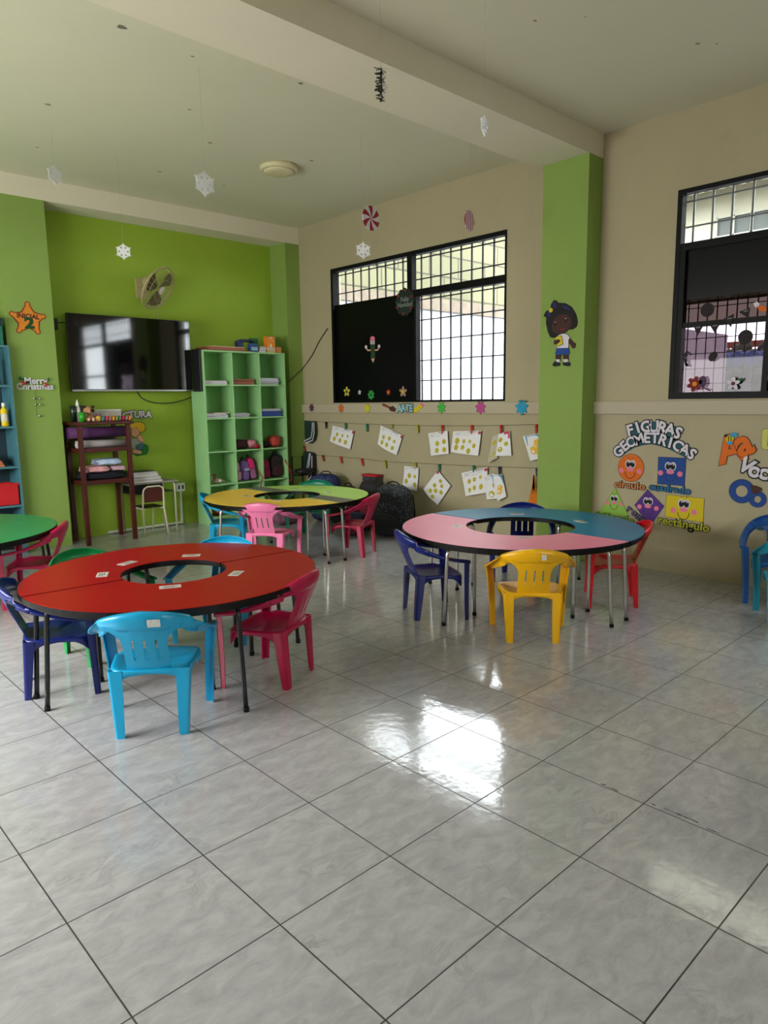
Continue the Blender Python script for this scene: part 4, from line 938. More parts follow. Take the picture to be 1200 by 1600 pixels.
# ------------------------------------------------------------------ blue shelf at the left edge
BLU = mat('teal_blue_board', (66, 118, 130), .5, var=.04); BLUB = mat('shaded_teal_back', (22, 50, 62), .6)  # back board darkened, putting the shelf interior's shade into its colour
t = thing('blue_shelf', 'tall teal blue shelf cut off by the left edge', 'shelf', (1.7, 7.9, 0))
bz = [1.945, 1.745, 1.215, .785, .385]
bz = [at(1, 7.76, *q).z for q in ((8, 541), (8, 603), (9, 668), (12, 731), (14, 792))]
BX0, BX1, BY0, BY1 = 1.15, 2.225, 7.76, 8.1
for x in (BX0, BX1-.018): mb = MB(); mb.box((x, BY0, 0), (x+.018, BY1, bz[0]+.01)); mb.build('side_panel', BLU, t)
for z in bz: mb = MB(); mb.box((BX0+.018, BY0, z-.01), (BX1-.018, BY1-.012, z+.01)); mb.build('shelf_board', BLU, t)
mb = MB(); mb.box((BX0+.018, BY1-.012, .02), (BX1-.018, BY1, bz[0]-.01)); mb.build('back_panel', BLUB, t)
mb = MB(); mb.box((1.6, 7.79, bz[0]+.0105), (2.2, 8.05, bz[0]+.16)); mb.build('tmp', BLU); bpy.data.objects.remove(bpy.data.objects['tmp'])
t = thing('storage_box', 'dark green lidded storage box on top of the blue shelf', 'box', (1.9, 7.93, bz[0]+.0105))
zb = bz[0]+.0105; zt2 = at(1, 7.79, 5, 497).z; zm = at(1, 7.79, 5, 509).z
mb = MB(); mb.box((1.6, 7.79, zb), (2.19, 8.07, zm)); mb.build('body', mat('green_storage_plastic', (20, 110, 86), .4), t, bevel=.006)
mb = MB(); mb.box((1.59, 7.78, zm), (2.2, 8.08, zt2)); mb.build('lid', mat('dark_green_lid', (12, 44, 38), .4), t, bevel=.006)
def bottle(lab, x, y, z, r, h, col, cap, name='glue_bottle'):
    t = thing(name, lab, 'bottle', (x, y, z)); mb = MB(); mb.lathe([(r*.9, 0), (r, .01), (r, h*.68), (r*.45, h*.8), (r*.45, h*.83)], (x, y, z)); bd = mb.build('body', mat('bottle_%d_%d_%d' % col, col, .35), t)
    mb = MB(); mb.lathe([(r*.5, h*.83), (r*.5, h*.98), (r*.3, h)], (x, y, z)); mb.build('cap', mat('cap_%d_%d_%d' % cap, cap, .4), t)
    mb = MB(); mb.lathe([(r*1.01, h*.22), (r*1.02, h*.25), (r*1.02, h*.5), (r*1.01, h*.53)], (x, y, z), n=20); mb.build('label_band', mat('pale_band', (200, 196, 180), .5), bd)
z = bz[2]+.0105; p = at(1, 7.82, 8.5, 668)
bottle('yellow paint bottle with a white cap in the blue shelf', p.x, 7.82, bz[2]+.0105, .034, .235, (226, 196, 30), (230, 230, 225))
bottle('navy paint bottle left of the yellow one in the blue shelf', p.x-.08, 7.83, bz[2]+.0105, .034, .17, (30, 44, 110), (220, 220, 220))
bottle('dark bottle with a pink and white top in the blue shelf, upper level', p.x-.09, 7.83, bz[1]+.0105, .05, .34, (50, 40, 70), (226, 210, 216))
z = bz[3]+.0105
for k in range(6):
    slab('wooden_block', POS[6][k]+' thin wooden puzzle board in the blue shelf', 'board', 1.8, 2.09-.012*k, 7.79, 7.98, z, .019, [(190, 110, 70), (176, 92, 54)][k % 2], 'puzzle boards in the blue shelf', .03*(k % 3)-.03); z += .0195
t = thing('red_basket', 'red plastic crate in the lower level of the blue shelf', 'crate', (1.95, 7.9, bz[4]+.0105))
RB = mat('red_crate_plastic', (190, 20, 28), .4); z = bz[4]+.0105
mb = MB(); mb.box((1.72, 7.775, z), (2.19, 8.04, z+.008)); mb.box((1.72, 7.775, z), (2.19, 7.785, z+.215)); mb.box((1.72, 8.03, z), (2.19, 8.04, z+.215)); mb.box((1.72, 7.785, z), (1.73, 8.03, z+.215)); mb.box((2.18, 7.785, z), (2.19, 8.03, z+.215)); mb.build('body', RB, t, bevel=.002)
mb = MB(); mb.box((1.71, 7.765, z+.2), (2.2, 7.7745, z+.222)); mb.build('rim', RB, t)

# ------------------------------------------------------------------ things on the right wall
FW = Fl(0, W); FL_ = Fl(0, W-.035); FP = Fl(0, PX); FLP = Fl(1, 7.87); FWIN = Fl(0, W+.035)
def col(n, c): return mat('foam_'+n, c, .75)
KBLK = col('black', (10, 10, 12)); KWHT = col('white', (214, 208, 220)); KPNK = col('pink', (226, 120, 150)); KTEAL = col('teal', (20, 84, 96)); KORG = col('orange', (216, 104, 18)); KBLU = col('blue', (20, 66, 140)); KGRN = col('light_green', (140, 186, 74)); KPUR = col('purple', (82, 42, 128)); KYEL = col('yellow', (206, 184, 16)); KRED = col('red', (186, 30, 34)); KBRN = col('brown', (70, 36, 26)); KSKY = col('sky', (60, 150, 190)); KSKIN = col('skin', (224, 160, 124))
def grow(pts, k):
    cx = sum(p[0] for p in pts)/len(pts); cy = sum(p[1] for p in pts)/len(pts); o = []
    for x, y in pts:
        l = math.hypot(x-cx, y-cy) or 1; o.append((cx+(x-cx)*(1+k/l), cy+(y-cy)*(1+k/l)))
    return o
def sticker_piece(F, nm, pts, d0, d1, m, parent, outline=.0035, om=None):
    mb = MB()
    if outline: poly(mb, F, grow(pts, outline), d0, d0+(d1-d0)*.5, 1); poly(mb, F, pts, d0+(d1-d0)*.5, d1, 0)
    else: poly(mb, F, pts, d0, d1, 0)
    return mb.build(nm, [m, om or KBLK], parent)
def figure(name, label, outline, m, eye, word, wm, wa, wb, wsize, oline=KBLK, mouthdark=KBLK, sc=1.0, wordoff=.03):
    F = FW; c = F.px(*eye)
    t = thing(name, label, 'wall sticker', F.p3(c[0], c[1], 0), 0, 'geometric figure stickers')
    sticker_piece(F, 'face', outline, .001, .004, m, t)
    for s_ in (-1, 1):
        e = (c[0]+s_*.022*sc, c[1]); mb = MB(); poly(mb, F, ell(e, .027*sc, .036*sc), .0042, .0052, 0); poly(mb, F, ell((e[0], e[1]-.003), .019*sc, .027*sc), .0053, .006, 1); poly(mb, F, ell((e[0]+.004, e[1]+.014*sc), .006*sc), .0061, .0066, 0); mb.build('eye', [KWHT, KBLK], t)
        mb = MB(); poly(mb, F, ell((c[0]+s_*.085*sc, c[1]-.062*sc), .023*sc), .0042, .005); mb.build('cheek', KPNK, t)
        mb = MB(); stroke(mb, F, [(c[0]+s_*(.012+.006*k)*sc, c[1]+(.052+.004*math.sin(k))*sc) for k in range(4)], .004, .0042, .0048); mb.build('eyebrow', KBLK, t)
    mb = MB(); poly(mb, F, ell((c[0], c[1]-.05*sc), .034*sc, .018*sc), .0042, .0056); mb.build('nose', KPNK, t)
    mb = MB(); stroke(mb, F, [(c[0]-.048*sc*math.cos(a), c[1]-.07*sc-.06*sc*math.sin(a)) for a in [PI*k/14 for k in range(15)]], .005*sc, .0042, .005); mb.build('mouth', mouthdark, t)
    A, B = F.px(*wa), F.px(*wb); rot = math.atan2(B[1]-A[1], B[0]-A[0]); L = math.hypot(B[0]-A[0], B[1]-A[1]); n = len(word)
    mb = MB(); mid = ((A[0]+B[0])/2, (A[1]+B[1])/2)
    wd_ = MB(); vs, fs = txt(word, .03); wx = max(v[0] for v in vs)-min(v[0] for v in vs); sx = L/(wx*wsize)
    text(mb, F, word, mid, wsize, rot, .0045, .007, 1, off=.075, sx=sx); text(mb, F, word, mid, wsize, rot, .0072, .009, 0, off=.02, sx=sx)
    mb.build('lettering', [wm, oline], t)
    return t
oc = FW.px(986, 731); rr_ = abs(FW.px(1006, 731)[0]-FW.px(966, 731)[0])/2
figure('circle_sticker', 'orange smiling circle sticker with the word circulo on the wall', ell(oc, rr_, rr_, 40), KORG, (985.5, 725), 'círculo', col('peach', (206, 128, 74)), (960.5, 756), (1009, 761), .085)
figure('square_sticker', 'blue smiling square sticker with the word cuadrado on the wall', FW.pxs([(1029, 714), (1072, 716), (1069.5, 759), (1027.5, 756)]), KBLU, (1048, 728.5), 'cuadrado', col('glitter_blue', (30, 110, 160)), (1015, 760), (1080, 768), .085, mouthdark=col('dark_blue', (14, 44, 104)))
figure('triangle_sticker', 'light green smiling triangle sticker partly behind the blue table', FW.pxs([(961.5, 762), (983, 807), (934, 803)]), KGRN, (960, 778.5), 'triángulo', KGRN, (931, 803), (991, 814), .075, sc=.8)
dm = figure('diamond_sticker', 'purple smiling diamond sticker with the word rombo beside it', FW.pxs([(1012, 765), (1037.5, 791), (1015, 823), (992, 789)]), KPUR, (1013, 783), 'r', col('mauve', (104, 94, 140)), (981, 793), (987, 797), .085, mouthdark=col('dark_purple', (50, 24, 84)), sc=.92)
mb = MB()
for ch, x, y, r_ in (('o', 992, 801, -.7), ('m', 1000, 808, -.6), ('b', 1008, 816, -.5), ('o', 1015, 824, -.4)):
    c = FW.px(x, y); text(mb, FW, ch, c, .085, r_, .0075, .0095, 1, off=.075); text(mb, FW, ch, c, .085, r_, .0098, .0115, 0, off=.02)
mb.build('lettering', [col('mauve', (104, 94, 140)), KBLK], dm)
figure('rectangle_sticker', 'yellow smiling rectangle sticker with the word rectangulo on the wall', FW.pxs([(1042, 773), (1100.5, 779), (1098.5, 816), (1040, 807)]), KYEL, (1069, 787), 'rectángulo', col('lime_yellow', (186, 190, 50)), (1029, 812), (1109, 826), .1, sc=1.05)
# title letters on a teal backing
def arc_word(parent, word, pts, size, F=FW, m=KWHT, om=KBLK, back=KTEAL, bold=.035, d=.004, rots=None):
    for i, ch in enumerate(word):
        if ch == ' ': continue
        a = F.px(*pts[i]); a0 = F.px(*pts[max(i-1, 0)]); a1 = F.px(*pts[min(i+1, len(pts)-1)]); r_ = math.atan2(a1[1]-a0[1], a1[0]-a0[0])+(.1 if i % 2 else -.08)
        mb = MB(); text(mb, F, ch, a, size*1.04, r_, d, d+.002, 1, off=.085); text(mb, F, ch, a, size, r_, d+.0022, d+.004, 0, off=bold)
        rnd = random.Random(ord(ch)+i)
        mb.build('letter', [m, om], parent)
def back_strip(parent, F, pts, w_, m, d0=.001, d1=.003):
    mb = MB(); stroke(mb, F, [F.px(*p) for p in pts], w_, d0, d1); mb.build('backing', m, parent)
def lerp_path(pts, n):
    ls = [0]
    for a, b in zip(pts[:-1], pts[1:]): ls.append(ls[-1]+math.hypot(b[0]-a[0], b[1]-a[1]))
    o = []
    for i in range(n):
        s_ = ls[-1]*i/(n-1)
        for k in range(len(pts)-1):
            if s_ <= ls[k+1]+1e-6:
                q = (s_-ls[k])/(ls[k+1]-ls[k]); o.append((pts[k][0]+(pts[k+1][0]-pts[k][0])*q, pts[k][1]+(pts[k+1][1]-pts[k][1])*q)); break
    return o
t = thing('title_lettering', 'white bubble lettering FIGURAS GEOMETRICAS on dark teal backing above the shapes', 'wall lettering', FW.p3(*FW.px(1024, 685), 0))
p1 = lerp_path([(985, 673), (995, 669), (1008, 667), (1022, 667), (1036, 669), (1048, 672), (1059, 677)], 7); p2 = lerp_path([(967, 706), (977, 697), (989, 690), (1003, 686), (1018, 684), (1033, 687), (1048, 692), (1061, 698), (1072, 704), (1081, 710)], 11)
back_strip(t, FW, [(983, 675), (996, 671), (1008, 669), (1022, 669), (1036, 671), (1050, 675), (1061, 680)], .115, KTEAL); back_strip(t, FW, [(964, 708), (977, 698), (989, 691), (1003, 687), (1018, 685), (1033, 688), (1048, 693), (1061, 699), (1072, 705), (1084, 712)], .10, KTEAL)
arc_word(t, 'FIGURAS', p1, .135); arc_word(t, 'GEOMÉTRICAS', p2, .125, d=.0045)
# vowel letters at the right
t = thing('vowel_sticker', 'orange letters Aa with a small bee on the wall', 'wall sticker', FW.p3(*FW.px(1150, 698), 0), 0, 'vowel stickers')
mb = MB(); c = FW.px(1142, 703); text(mb, FW, 'A', c, .30, .28, .001, .004, 1, off=.055); text(mb, FW, 'A', c, .30, .28, .0042, .0065, 0, off=.038); mb.build('letter', [KORG, KBRN], t)
mb = MB(); c = FW.px(1161.5, 693); text(mb, FW, 'a', c, .30, .45, .0045, .0068, 1, off=.055); text(mb, FW, 'a', c, .30, .45, .007, .009, 0, off=.038); mb.build('letter', [KORG, KBRN], t)
mb = MB(); c = FW.px(1141, 685); poly(mb, FW, ell(c, .034, .026, rot=.4), .0092, .0105, 0); poly(mb, FW, ell((c[0]-.03, c[1]+.02), .012), .0092, .0105, 1)
for k in (-.012, .006): poly(mb, FW, [(c[0]+k, c[1]-.02), (c[0]+k+.007, c[1]-.02), (c[0]+k+.009, c[1]+.022), (c[0]+k+.002, c[1]+.022)], .0106, .011, 1)
poly(mb, FW, ell((c[0]+.03, c[1]+.03), .03, .018, rot=.2), .0107, .0118, 2); poly(mb, FW, ell((c[0]+.002, c[1]-.036), .024, .014, rot=-.2), .0107, .0118, 2); mb.build('bee', [KYEL, KBLK, KSKY], t)
t = thing('vowel_sticker', 'dark blue letters Oo with a brown bear paw shape on the wall', 'wall sticker', FW.p3(*FW.px(1168, 770), 0), 0, 'vowel stickers')
mb = MB(); annul(mb, FW, FW.px(1159, 767.5), .094, .046, .001, .005); annul(mb, FW, FW.px(1159, 767.5), .098, .094, .001, .004, 1); mb.build('letter', [KBLU, KBLK], t)
mb = MB(); annul(mb, FW, FW.px(1184, 780), .066, .027, .0055, .009); mb.build('letter', KBLU, t)
mb = MB(); poly(mb, FW, FW.pxs([(1173, 758), (1181, 758.5), (1190, 762), (1192, 765), (1188, 768), (1184, 772), (1176, 770)]), .0095, .0115); mb.build('bear', KBRN, t)
t = thing('title_lettering', 'white speckled lettering Vocales cut off by the right edge', 'wall lettering', FW.p3(*FW.px(1185, 735), 0))
arc_word(t, 'Vocales', [(1166, 728), (1180, 735), (1194, 738), (1209, 739), (1220, 737), (1232, 733), (1243, 728)], .17, back=KTEAL)
t = thing('card_sticker', 'pale yellow rounded card on the wall cut off by the right edge', 'wall sticker', FW.p3(*FW.px(1205, 686), 0))
sticker_piece(FW, 'card', FW.pxs([(1191, 673), (1194, 670.5), (1222, 668), (1225, 672), (1223, 702), (1219, 704), (1193, 702), (1190, 699)]), .001, .004, col('pale_yellow', (196, 196, 100)), t)
mb = MB(); text(mb, FW, 'E', FW.px(1206, 688), .14, 0, .0042, .006, 0, off=.03); mb.build('letter', col('olive', (110, 120, 50)), t)
t = thing('flower_sticker', 'small teal sticker low on the wall at the right edge above the teal chair', 'wall sticker', FW.p3(*FW.px(1186, 821), 0))
mb = MB(); poly(mb, FW, ell(FW.px(1188, 823), .04, .03), .001, .004); mb.build('petals', KTEAL, t)
t = thing('leaf_sticker', 'yellow green edge of a sticker below the vowel letters', 'wall sticker', FW.p3(*FW.px(1100, 822), 0)); bpy.data.objects.remove(t)

# ledge stickers
def spl(label, x, y, r, m, k=7, F=FL_, nm='splash_sticker', grp='paint splash stickers on the ledge', cat='wall sticker'):
    mb = MB(); c = F.px(x, y); pts = splat(c, r, k); poly(mb, F, grow(pts, .004), .0005, .002, 1); poly(mb, F, pts, .0022, .004, 0); return tag(mb.build(nm, [m, KBLK]), label, cat, grp)
for x, y, r, c, l in ((487.5, 637, .052, (92, 48, 66), 'maroon'), (573.5, 637, .056, (220, 110, 30), 'orange'), (532.5, 638, .054, (220, 110, 30), ''), (574, 638, .0, None, '')):
    pass
for x, y, r, c, l in ((487, 637, .055, (88, 46, 62), 'maroon paint splash sticker at the corner end of the ledge'), (533, 638, .055, (214, 100, 24), 'orange paint splash sticker on the ledge'), (574, 638, .06, (206, 196, 30), 'yellow paint splash sticker on the ledge beside the brush'), (690, 637, .066, (70, 176, 60), 'green paint splash sticker on the ledge'), (751, 637, .07, (184, 70, 140), 'magenta paint splash sticker on the ledge'), (815.5, 636.5, .078, (30, 150, 190), 'cyan paint splash sticker on the ledge by the green pillar')):
    spl(l, x, y, r, col('splash_%d_%d_%d' % c, c))
t = thing('brush_sticker', 'brown paintbrush sticker on the ledge left of the word ARTE', 'wall sticker', FL_.p3(*FL_.px(607, 636), 0))
sticker_piece(FL_, 'handle', FL_.pxs([(597, 631), (600, 630.5), (611, 636), (610, 639), (598, 634)]), .0005, .003, col('rust', (130, 60, 40)), t, .003); sticker_piece(FL_, 'bristles', FL_.pxs([(610, 636), (614, 634.5), (619, 639), (617, 643.5), (611, 642), (608, 639)]), .0005, .003, KBRN, t, .003)
t = thing('title_lettering', 'light blue lettering ARTE on the ledge', 'wall lettering', FL_.p3(*FL_.px(633, 639), 0))
arc_word(t, 'ARTE', [(625, 639), (631, 638), (637.5, 638), (643, 638.5)], .115, F=FL_, m=col('pale_blue', (150, 196, 206)))
t = thing('pencil_sticker', 'yellow pencil sticker on the ledge right of the word ARTE', 'wall sticker', FL_.p3(*FL_.px(653, 637), 0))
sticker_piece(FL_, 'shaft', FL_.pxs([(646, 641), (656, 631), (661, 636), (650, 645), (646, 645)]), .0005, .003, KYEL, t, .003); sticker_piece(FL_, 'eraser', FL_.pxs([(656, 631), (659, 629), (663, 633), (661, 636)]), .003, .005, KPNK, t, .002)

# the two clothes lines, pins, sheets
def line(name, label, y_l, y_r):
    pts = [at(0, W-.02, 468, y_l[0])]+[at(0, W-.02, x, y) for x, y in y_l[1]]; return cable(name, label, [(p.x, p.y, p.z) for p in pts], .0022, STRING, 'string')
line('clothes_line', 'upper dark string stretched along the wall under the ledge', (656.5, [(494, 658.5), (560, 662), (660, 665), (760, 665), (846, 663)]), 0)
line('clothes_line', 'lower dark string with red pegs stretched along the wall', (708, [(492, 711), (560, 716), (600, 721), (660, 724), (740, 728), (846, 731.5)]), 0)
PEGC = dict(green=(30, 130, 104), yellow=(170, 170, 50), red=(206, 50, 30), crimson=(186, 20, 40), navy=(16, 36, 80), black=(20, 20, 26), dred=(150, 26, 30))
def peg(c, x, y0, y1, label, lean=0):
    m = mat('peg_'+c, PEGC[c], .45); p = at(0, W-.03, x, y0); q = at(0, W-.03, x+lean, y1)
    t = thing('clothes_peg', label, 'clothes peg', (W-.03, p.y, q.z), 0, 'plastic clothes pegs on the two strings')
    d = (q-p); L = d.length; ax = d.normalized(); sd = Vector((0, 1, 0)); w_ = .011
    for k, s_ in enumerate((-1, 1)):
        mb = MB(); a = p+Vector((s_*.009, 0, 0)); b = p+ax*L*.45+Vector((s_*.003, 0, 0)); e = q+Vector((s_*.003, 0, 0)); rs = []
        for pt, ww, th in ((a, w_*.8, .003), (a.lerp(b, .5), w_, .004), (b, w_, .003), (b.lerp(e, .5), w_*.95, .003), (e, w_*.6, .002)):
            rs.append([pt+Vector((-th, 0, 0))-sd*ww, pt+Vector((th, 0, 0))-sd*ww, pt+Vector((th, 0, 0))+sd*ww, pt+Vector((-th, 0, 0))+sd*ww])
        mb.rings(rs, smooth=False); mb.build('jaw', m, t)
    mb = MB(); c_ = p+ax*L*.42; mb.tube([c_-sd*.011, c_+sd*.011], .006, n=8); mb.build('spring', STEEL, t)
def sheet(label, quad, dots, px_anchor, tabs=(), curl=.02, group='worksheets pegged on the strings', bg=None, lines=True, name='worksheet'):
    """quad: tl, tr, br, bl in the wall plane seen in the photo; hangs 2-4 cm off the wall"""
    Q = [at(0, W-.03, *q) for q in quad]; nx, ny = 12, 14; rnd = random.Random(int(quad[0][0]))
    def S(u, v, off=0):
        p = (Q[0]*(1-u)+Q[1]*u)*(1-v)+(Q[3]*(1-u)+Q[2]*u)*v
        return p+Vector((-curl*math.sin(PI*u*1.1+.3)*v-.012*v*v+off, 0, 0))
    mb = MB(); vs = [S(i/nx, j/ny) for j in range(ny+1) for i in range(nx+1)]+[S(i/nx, j/ny, -.0008) for j in range(ny+1) for i in range(nx+1)]
    n0 = (nx+1)*(ny+1); fs = []
    for j in range(ny):
        for i in range(nx): a = j*(nx+1)+i; fs += [(a, a+1, a+nx+2, a+nx+1), (n0+a, n0+a+nx+1, n0+a+nx+2, n0+a+1)]
    mb.add(vs, fs, 0, True)
    def blob(u, v, r, mi, k=5):
        wq = (Q[1]-Q[0]).length; hq = (Q[3]-Q[0]).length; pts = []
        for q in range(20): a = 2*PI*q/20; rr = r*(1+.07*math.cos(k*a)); pts.append(S(u+rr*math.cos(a)/wq, v+rr*math.sin(a)/hq, -.0022))
        mb.add(pts, [tuple(range(20))], mi)
    for (u, v, r, mi) in dots: blob(u, v, r*.74, mi)
    if lines:
        for v, u0, u1 in ((.07, .1, .55), (.12, .1, .8), (.17, .1, .6)): mb.add([S(u0, v, -.002), S(u1, v, -.002), S(u1, v+.012, -.002), S(u0, v+.012, -.002)], [(0, 1, 2, 3)], 2)
        mb.add([S(.55, .03, -.002), S(.85, .03, -.002), S(.85, .06, -.002), S(.55, .06, -.002)], [(0, 1, 2, 3)], 2)
    for (u0, v0, u1, v1, mi) in tabs: mb.add([S(u0, v0, -.0018), S(u1, v0, -.0018), S(u1, v1, -.0018), S(u0, v1, -.0018)], [(0, 1, 2, 3)], mi)
    mb.build
    o = mb.build(name, [bg or PAPER, mat('mustard_crayon', (186, 172, 44), .8), mat('print_grey', (110, 110, 120), .8), mat('pink_tab', (196, 60, 100), .7), mat('sky_print', (60, 150, 196), .6), mat('sun_print', (230, 180, 30), .6)])
    return tag(o, label, 'sheet of paper', group)
SUN = [(.25, .5, .034, 1), (.52, .42, .032, 1), (.75, .45, .026, 1), (.25, .78, .036, 1), (.5, .76, .034, 1), (.76, .78, .034, 1)]
TAB = [(.93, .02, 1.0, .16, 3)]
sheet('first worksheet from the corner on the upper string, lower edge torn on the left', [(520, 665), (553, 673), (547, 702), (517, 689)], [(.3, .45, .033, 1), (.55, .42, .026, 1), (.78, .38, .022, 1), (.22, .75, .04, 1), (.5, .72, .036, 1), (.75, .72, .036, 1)], 0, TAB)
sheet('second worksheet on the upper string, slanting down to the right', [(595, 664.5), (629, 680), (619, 711), (592, 693)], SUN, 0, TAB, .03)
sheet('third worksheet on the upper string, with four yellow discs', [(669, 677), (699, 673), (701, 709), (675, 712)], [(.45, .5, .04, 1), (.8, .45, .038, 1), (.42, .8, .04, 1), (.8, .8, .038, 1)], 0)
sheet('wide worksheet on the upper string, with seven yellow shapes', [(708, 674), (752, 673), (747, 712), (706, 706)], [(.2, .45, .045, 1), (.45, .45, .03, 1), (.66, .45, .024, 1), (.2, .75, .042, 1), (.44, .72, .034, 1), (.66, .85, .036, 1), (.82, .62, .03, 1)], 0, [(.9, .02, 1, .14, 3)])
sheet('narrow shaded back of a folded worksheet on the upper string', [(769, 682), (780, 678), (777, 716), (763, 724)], [(.5, .3, .034, 1), (.5, .75, .036, 1)], 0, bg=mat('shaded_paper', (190, 186, 166), .8), lines=False)  # white paper again, with shade put into a greyer colour
sheet('worksheet near the pillar on the upper string with a pink corner', [(779, 678), (796, 673), (799, 712), (776, 712)], [(.25, .3, .032, 1), (.3, .72, .036, 1), (.7, .5, .028, 1)], 0, [(.5, .0, .98, .1, 3), (.85, .1, .98, .3, 3)], lines=False)
sheet('blue and yellow printed sheet hanging beside the pillar, half hidden by it', [(817, 682), (846, 676), (848, 716), (830, 720)], [(.7, .35, .05, 5), (.45, .62, .06, 5), (.75, .65, .06, 5)], 0, [(.12, .02, 1, .4, 4)], lines=False, name='picture_sheet')
sheet('worksheet at the left of the lower string with four yellow shapes', [(632, 728), (654, 731), (651, 768), (631, 757)], [(.45, .42, .036, 1), (.3, .72, .038, 1), (.85, .75, .03, 1), (.8, .4, .024, 1)], 0, curl=.03)
sheet('diamond shaped worksheet hanging by its corner from the lower string', [(684, 735), (704, 759), (684, 789), (663, 764)], [(.45, .2, .03, 1), (.65, .3, .03, 1), (.8, .5, .034, 1), (.35, .5, .034, 1), (.55, .62, .034, 1), (.35, .78, .034, 1), (.6, .88, .032, 1)], 0, [(0, 0, .12, .12, 3)], lines=False)
sheet('large worksheet on the lower string with six yellow discs', [(721, 739), (762, 730), (759, 770), (729, 775)], [(.28, .42, .036, 1), (.5, .38, .032, 1), (.74, .33, .026, 1), (.28, .78, .036, 1), (.5, .72, .036, 1), (.78, .72, .04, 1)], 0, [(.88, .02, 1, .14, 3)])
sheet('narrow worksheet overlapping the large one on the lower string', [(756, 744), (772, 740), (777, 779), (762, 780)], [(.9, .45, .034, 1), (.6, .8, .046, 1)], 0)
sheet('small blue and yellow picture sheet at the right of the lower string', [(768, 742), (784, 741), (791, 776), (779, 783)], [(.5, .68, .05, 5), (.6, .55, .045, 5)], 0, [(0, .03, 1, .42, 4)], lines=False, name='picture_sheet')
for c, x, y0, y1, l in (('black', 509.5, 659, 670, 'black clothes peg on the upper string near the corner'), ('green', 540, 661, 672, 'green clothes peg holding the first worksheet on the upper string'), ('green', 573.5, 662, 675, 'green clothes peg alone on the upper string'), ('yellow', 612, 663, 670, 'yellow clothes peg holding the second worksheet'), ('yellow', 652.5, 664, 677, 'yellow clothes peg alone on the upper string'),
    ('red', 691, 664, 678, 'orange red clothes peg holding the third worksheet on the upper string'), ('red', 737, 664, 678, 'orange red clothes peg holding the wide worksheet'), ('crimson', 783, 664, 678, 'crimson clothes peg holding the worksheet with the pink corner'), ('crimson', 838, 663, 678, 'crimson clothes peg beside the pillar on the upper string'),
    ('dred', 475, 697, 706, 'dark red clothes peg at the corner end of the lower string'), ('dred', 504, 711, 721, 'dark red clothes peg, first along the lower string'), ('red', 532, 713, 724, 'red clothes peg, second along the lower string'), ('red', 565, 716, 728, 'red clothes peg, third along the lower string'), ('yellow', 601, 719, 732, 'yellow clothes peg alone on the lower string'), ('yellow', 648, 723, 732, 'yellow clothes peg holding the leftmost sheet of the lower string'), ('green', 686, 725, 737, 'green clothes peg holding the diamond shaped worksheet'), ('green', 740, 727, 738, 'green clothes peg holding the large worksheet of the lower string'), ('navy', 780.5, 729, 742, 'navy clothes peg holding the small picture sheet'), ('navy', 839, 731, 744, 'navy clothes peg beside the pillar on the lower string')):
    peg(c, x, y0, y1, l, 2 if c in ('red', 'dred', 'black', 'yellow') and y1 < 735 and y0 > 690 else 0)
t = thing('orange_cloth', 'orange yarn bundle hanging by the green pillar from the lower string', 'yarn', (W-.05, at(0, W, 838, 780).y, at(0, W, 838, 795).z))
mb = MB()
for k in range(9): x = 831+k*1.7; mb.tube([wwp(839, 742, .05), wwp(837+k*.5, 760, .05), wwp(x, 785, .05), wwp(x-1, 795, .05)], .009, n=6)
mb.build('strands', mat('orange_yarn', (214, 120, 20), .9, var=.2, vscale=40), t)
# dark green garments hanging at the corner
def garment(label, quad, stripes, m):
    t = thing('tracksuit_shorts', label, 'garment', at(0, W-.05, (quad[2][0]+quad[3][0])/2, quad[2][1]), 0, 'green garments hanging at the corner')
    Fg = Fl(0, W-.045); P_ = Fg.pxs(quad); mb = MB(); poly(mb, Fg, P_, 0, .022); mb.build('fabric', m, t, bevel=.006)
    for st in stripes: mb = MB(); stroke(mb, Fg, Fg.pxs(st), .014, .0225, .026); mb.build('stripe', KWHT, t)
DG = mat('dark_green_fabric', (10, 46, 34), .85, var=.15, bump=.3)
garment('dark green shorts with two white stripes hanging from the upper string end', [(477, 657.5), (493, 658), (494.5, 675), (492, 688), (486, 693), (478, 690)], [[(490.5, 660), (490, 674), (488, 684), (477.5, 689)], [(492.7, 660), (493, 676), (490.5, 688), (480, 692)]], DG)
garment('dark green shorts with white stripes hanging from the lower string end', [(476, 705), (487, 706), (485, 725), (482, 738), (470, 742), (472, 726)], [[(485.8, 708), (483.5, 722), (480.5, 735), (469.5, 740)], [(487, 708), (485, 727), (481.5, 739), (471, 743)]], DG)
garment('black and grey shorts hanging behind the lower dark green ones', [(487, 706), (492, 709), (493, 738), (490, 749), (483, 751), (485, 735)], [[(489.5, 712), (489.5, 730), (488, 745), (484, 750)]], mat('black_fabric', (22, 22, 26), .85))
t = thing('folding_stand', 'thin black metal frame standing between the shelf and the corner', 'stand', (5.66, 7.72, 0))
mb = MB(); zA = at(1, 7.72, 455, 714).z; xA = at(1, 7.72, 455, 714).x; xB = at(1, 7.72, 472, 712).x
mb.tube([(xA+.01, 7.72, 0), (xA+.01, 7.72, zA), (xB, 7.72, zA), (xB, 7.72, 0)], .009, n=6); mb.tube([(xA+.01, 7.60, .55), (xB, 7.60, .55)], .012, n=6); mb.tube([(xA+.01, 7.72, .55), (xA+.01, 7.60, .55)], .009, n=6); mb.tube([(xB, 7.72, .55), (xB, 7.60, .55)], .009, n=6); mb.build('frame', BLACKM, t)
mb = MB(); mb.sbox(((xA+xB)/2+.04, 7.62, .60), (.26, .2, .07), e=3, noise=.1); mb.build('black_pad', mat('black_vinyl', (16, 16, 18), .5), t)
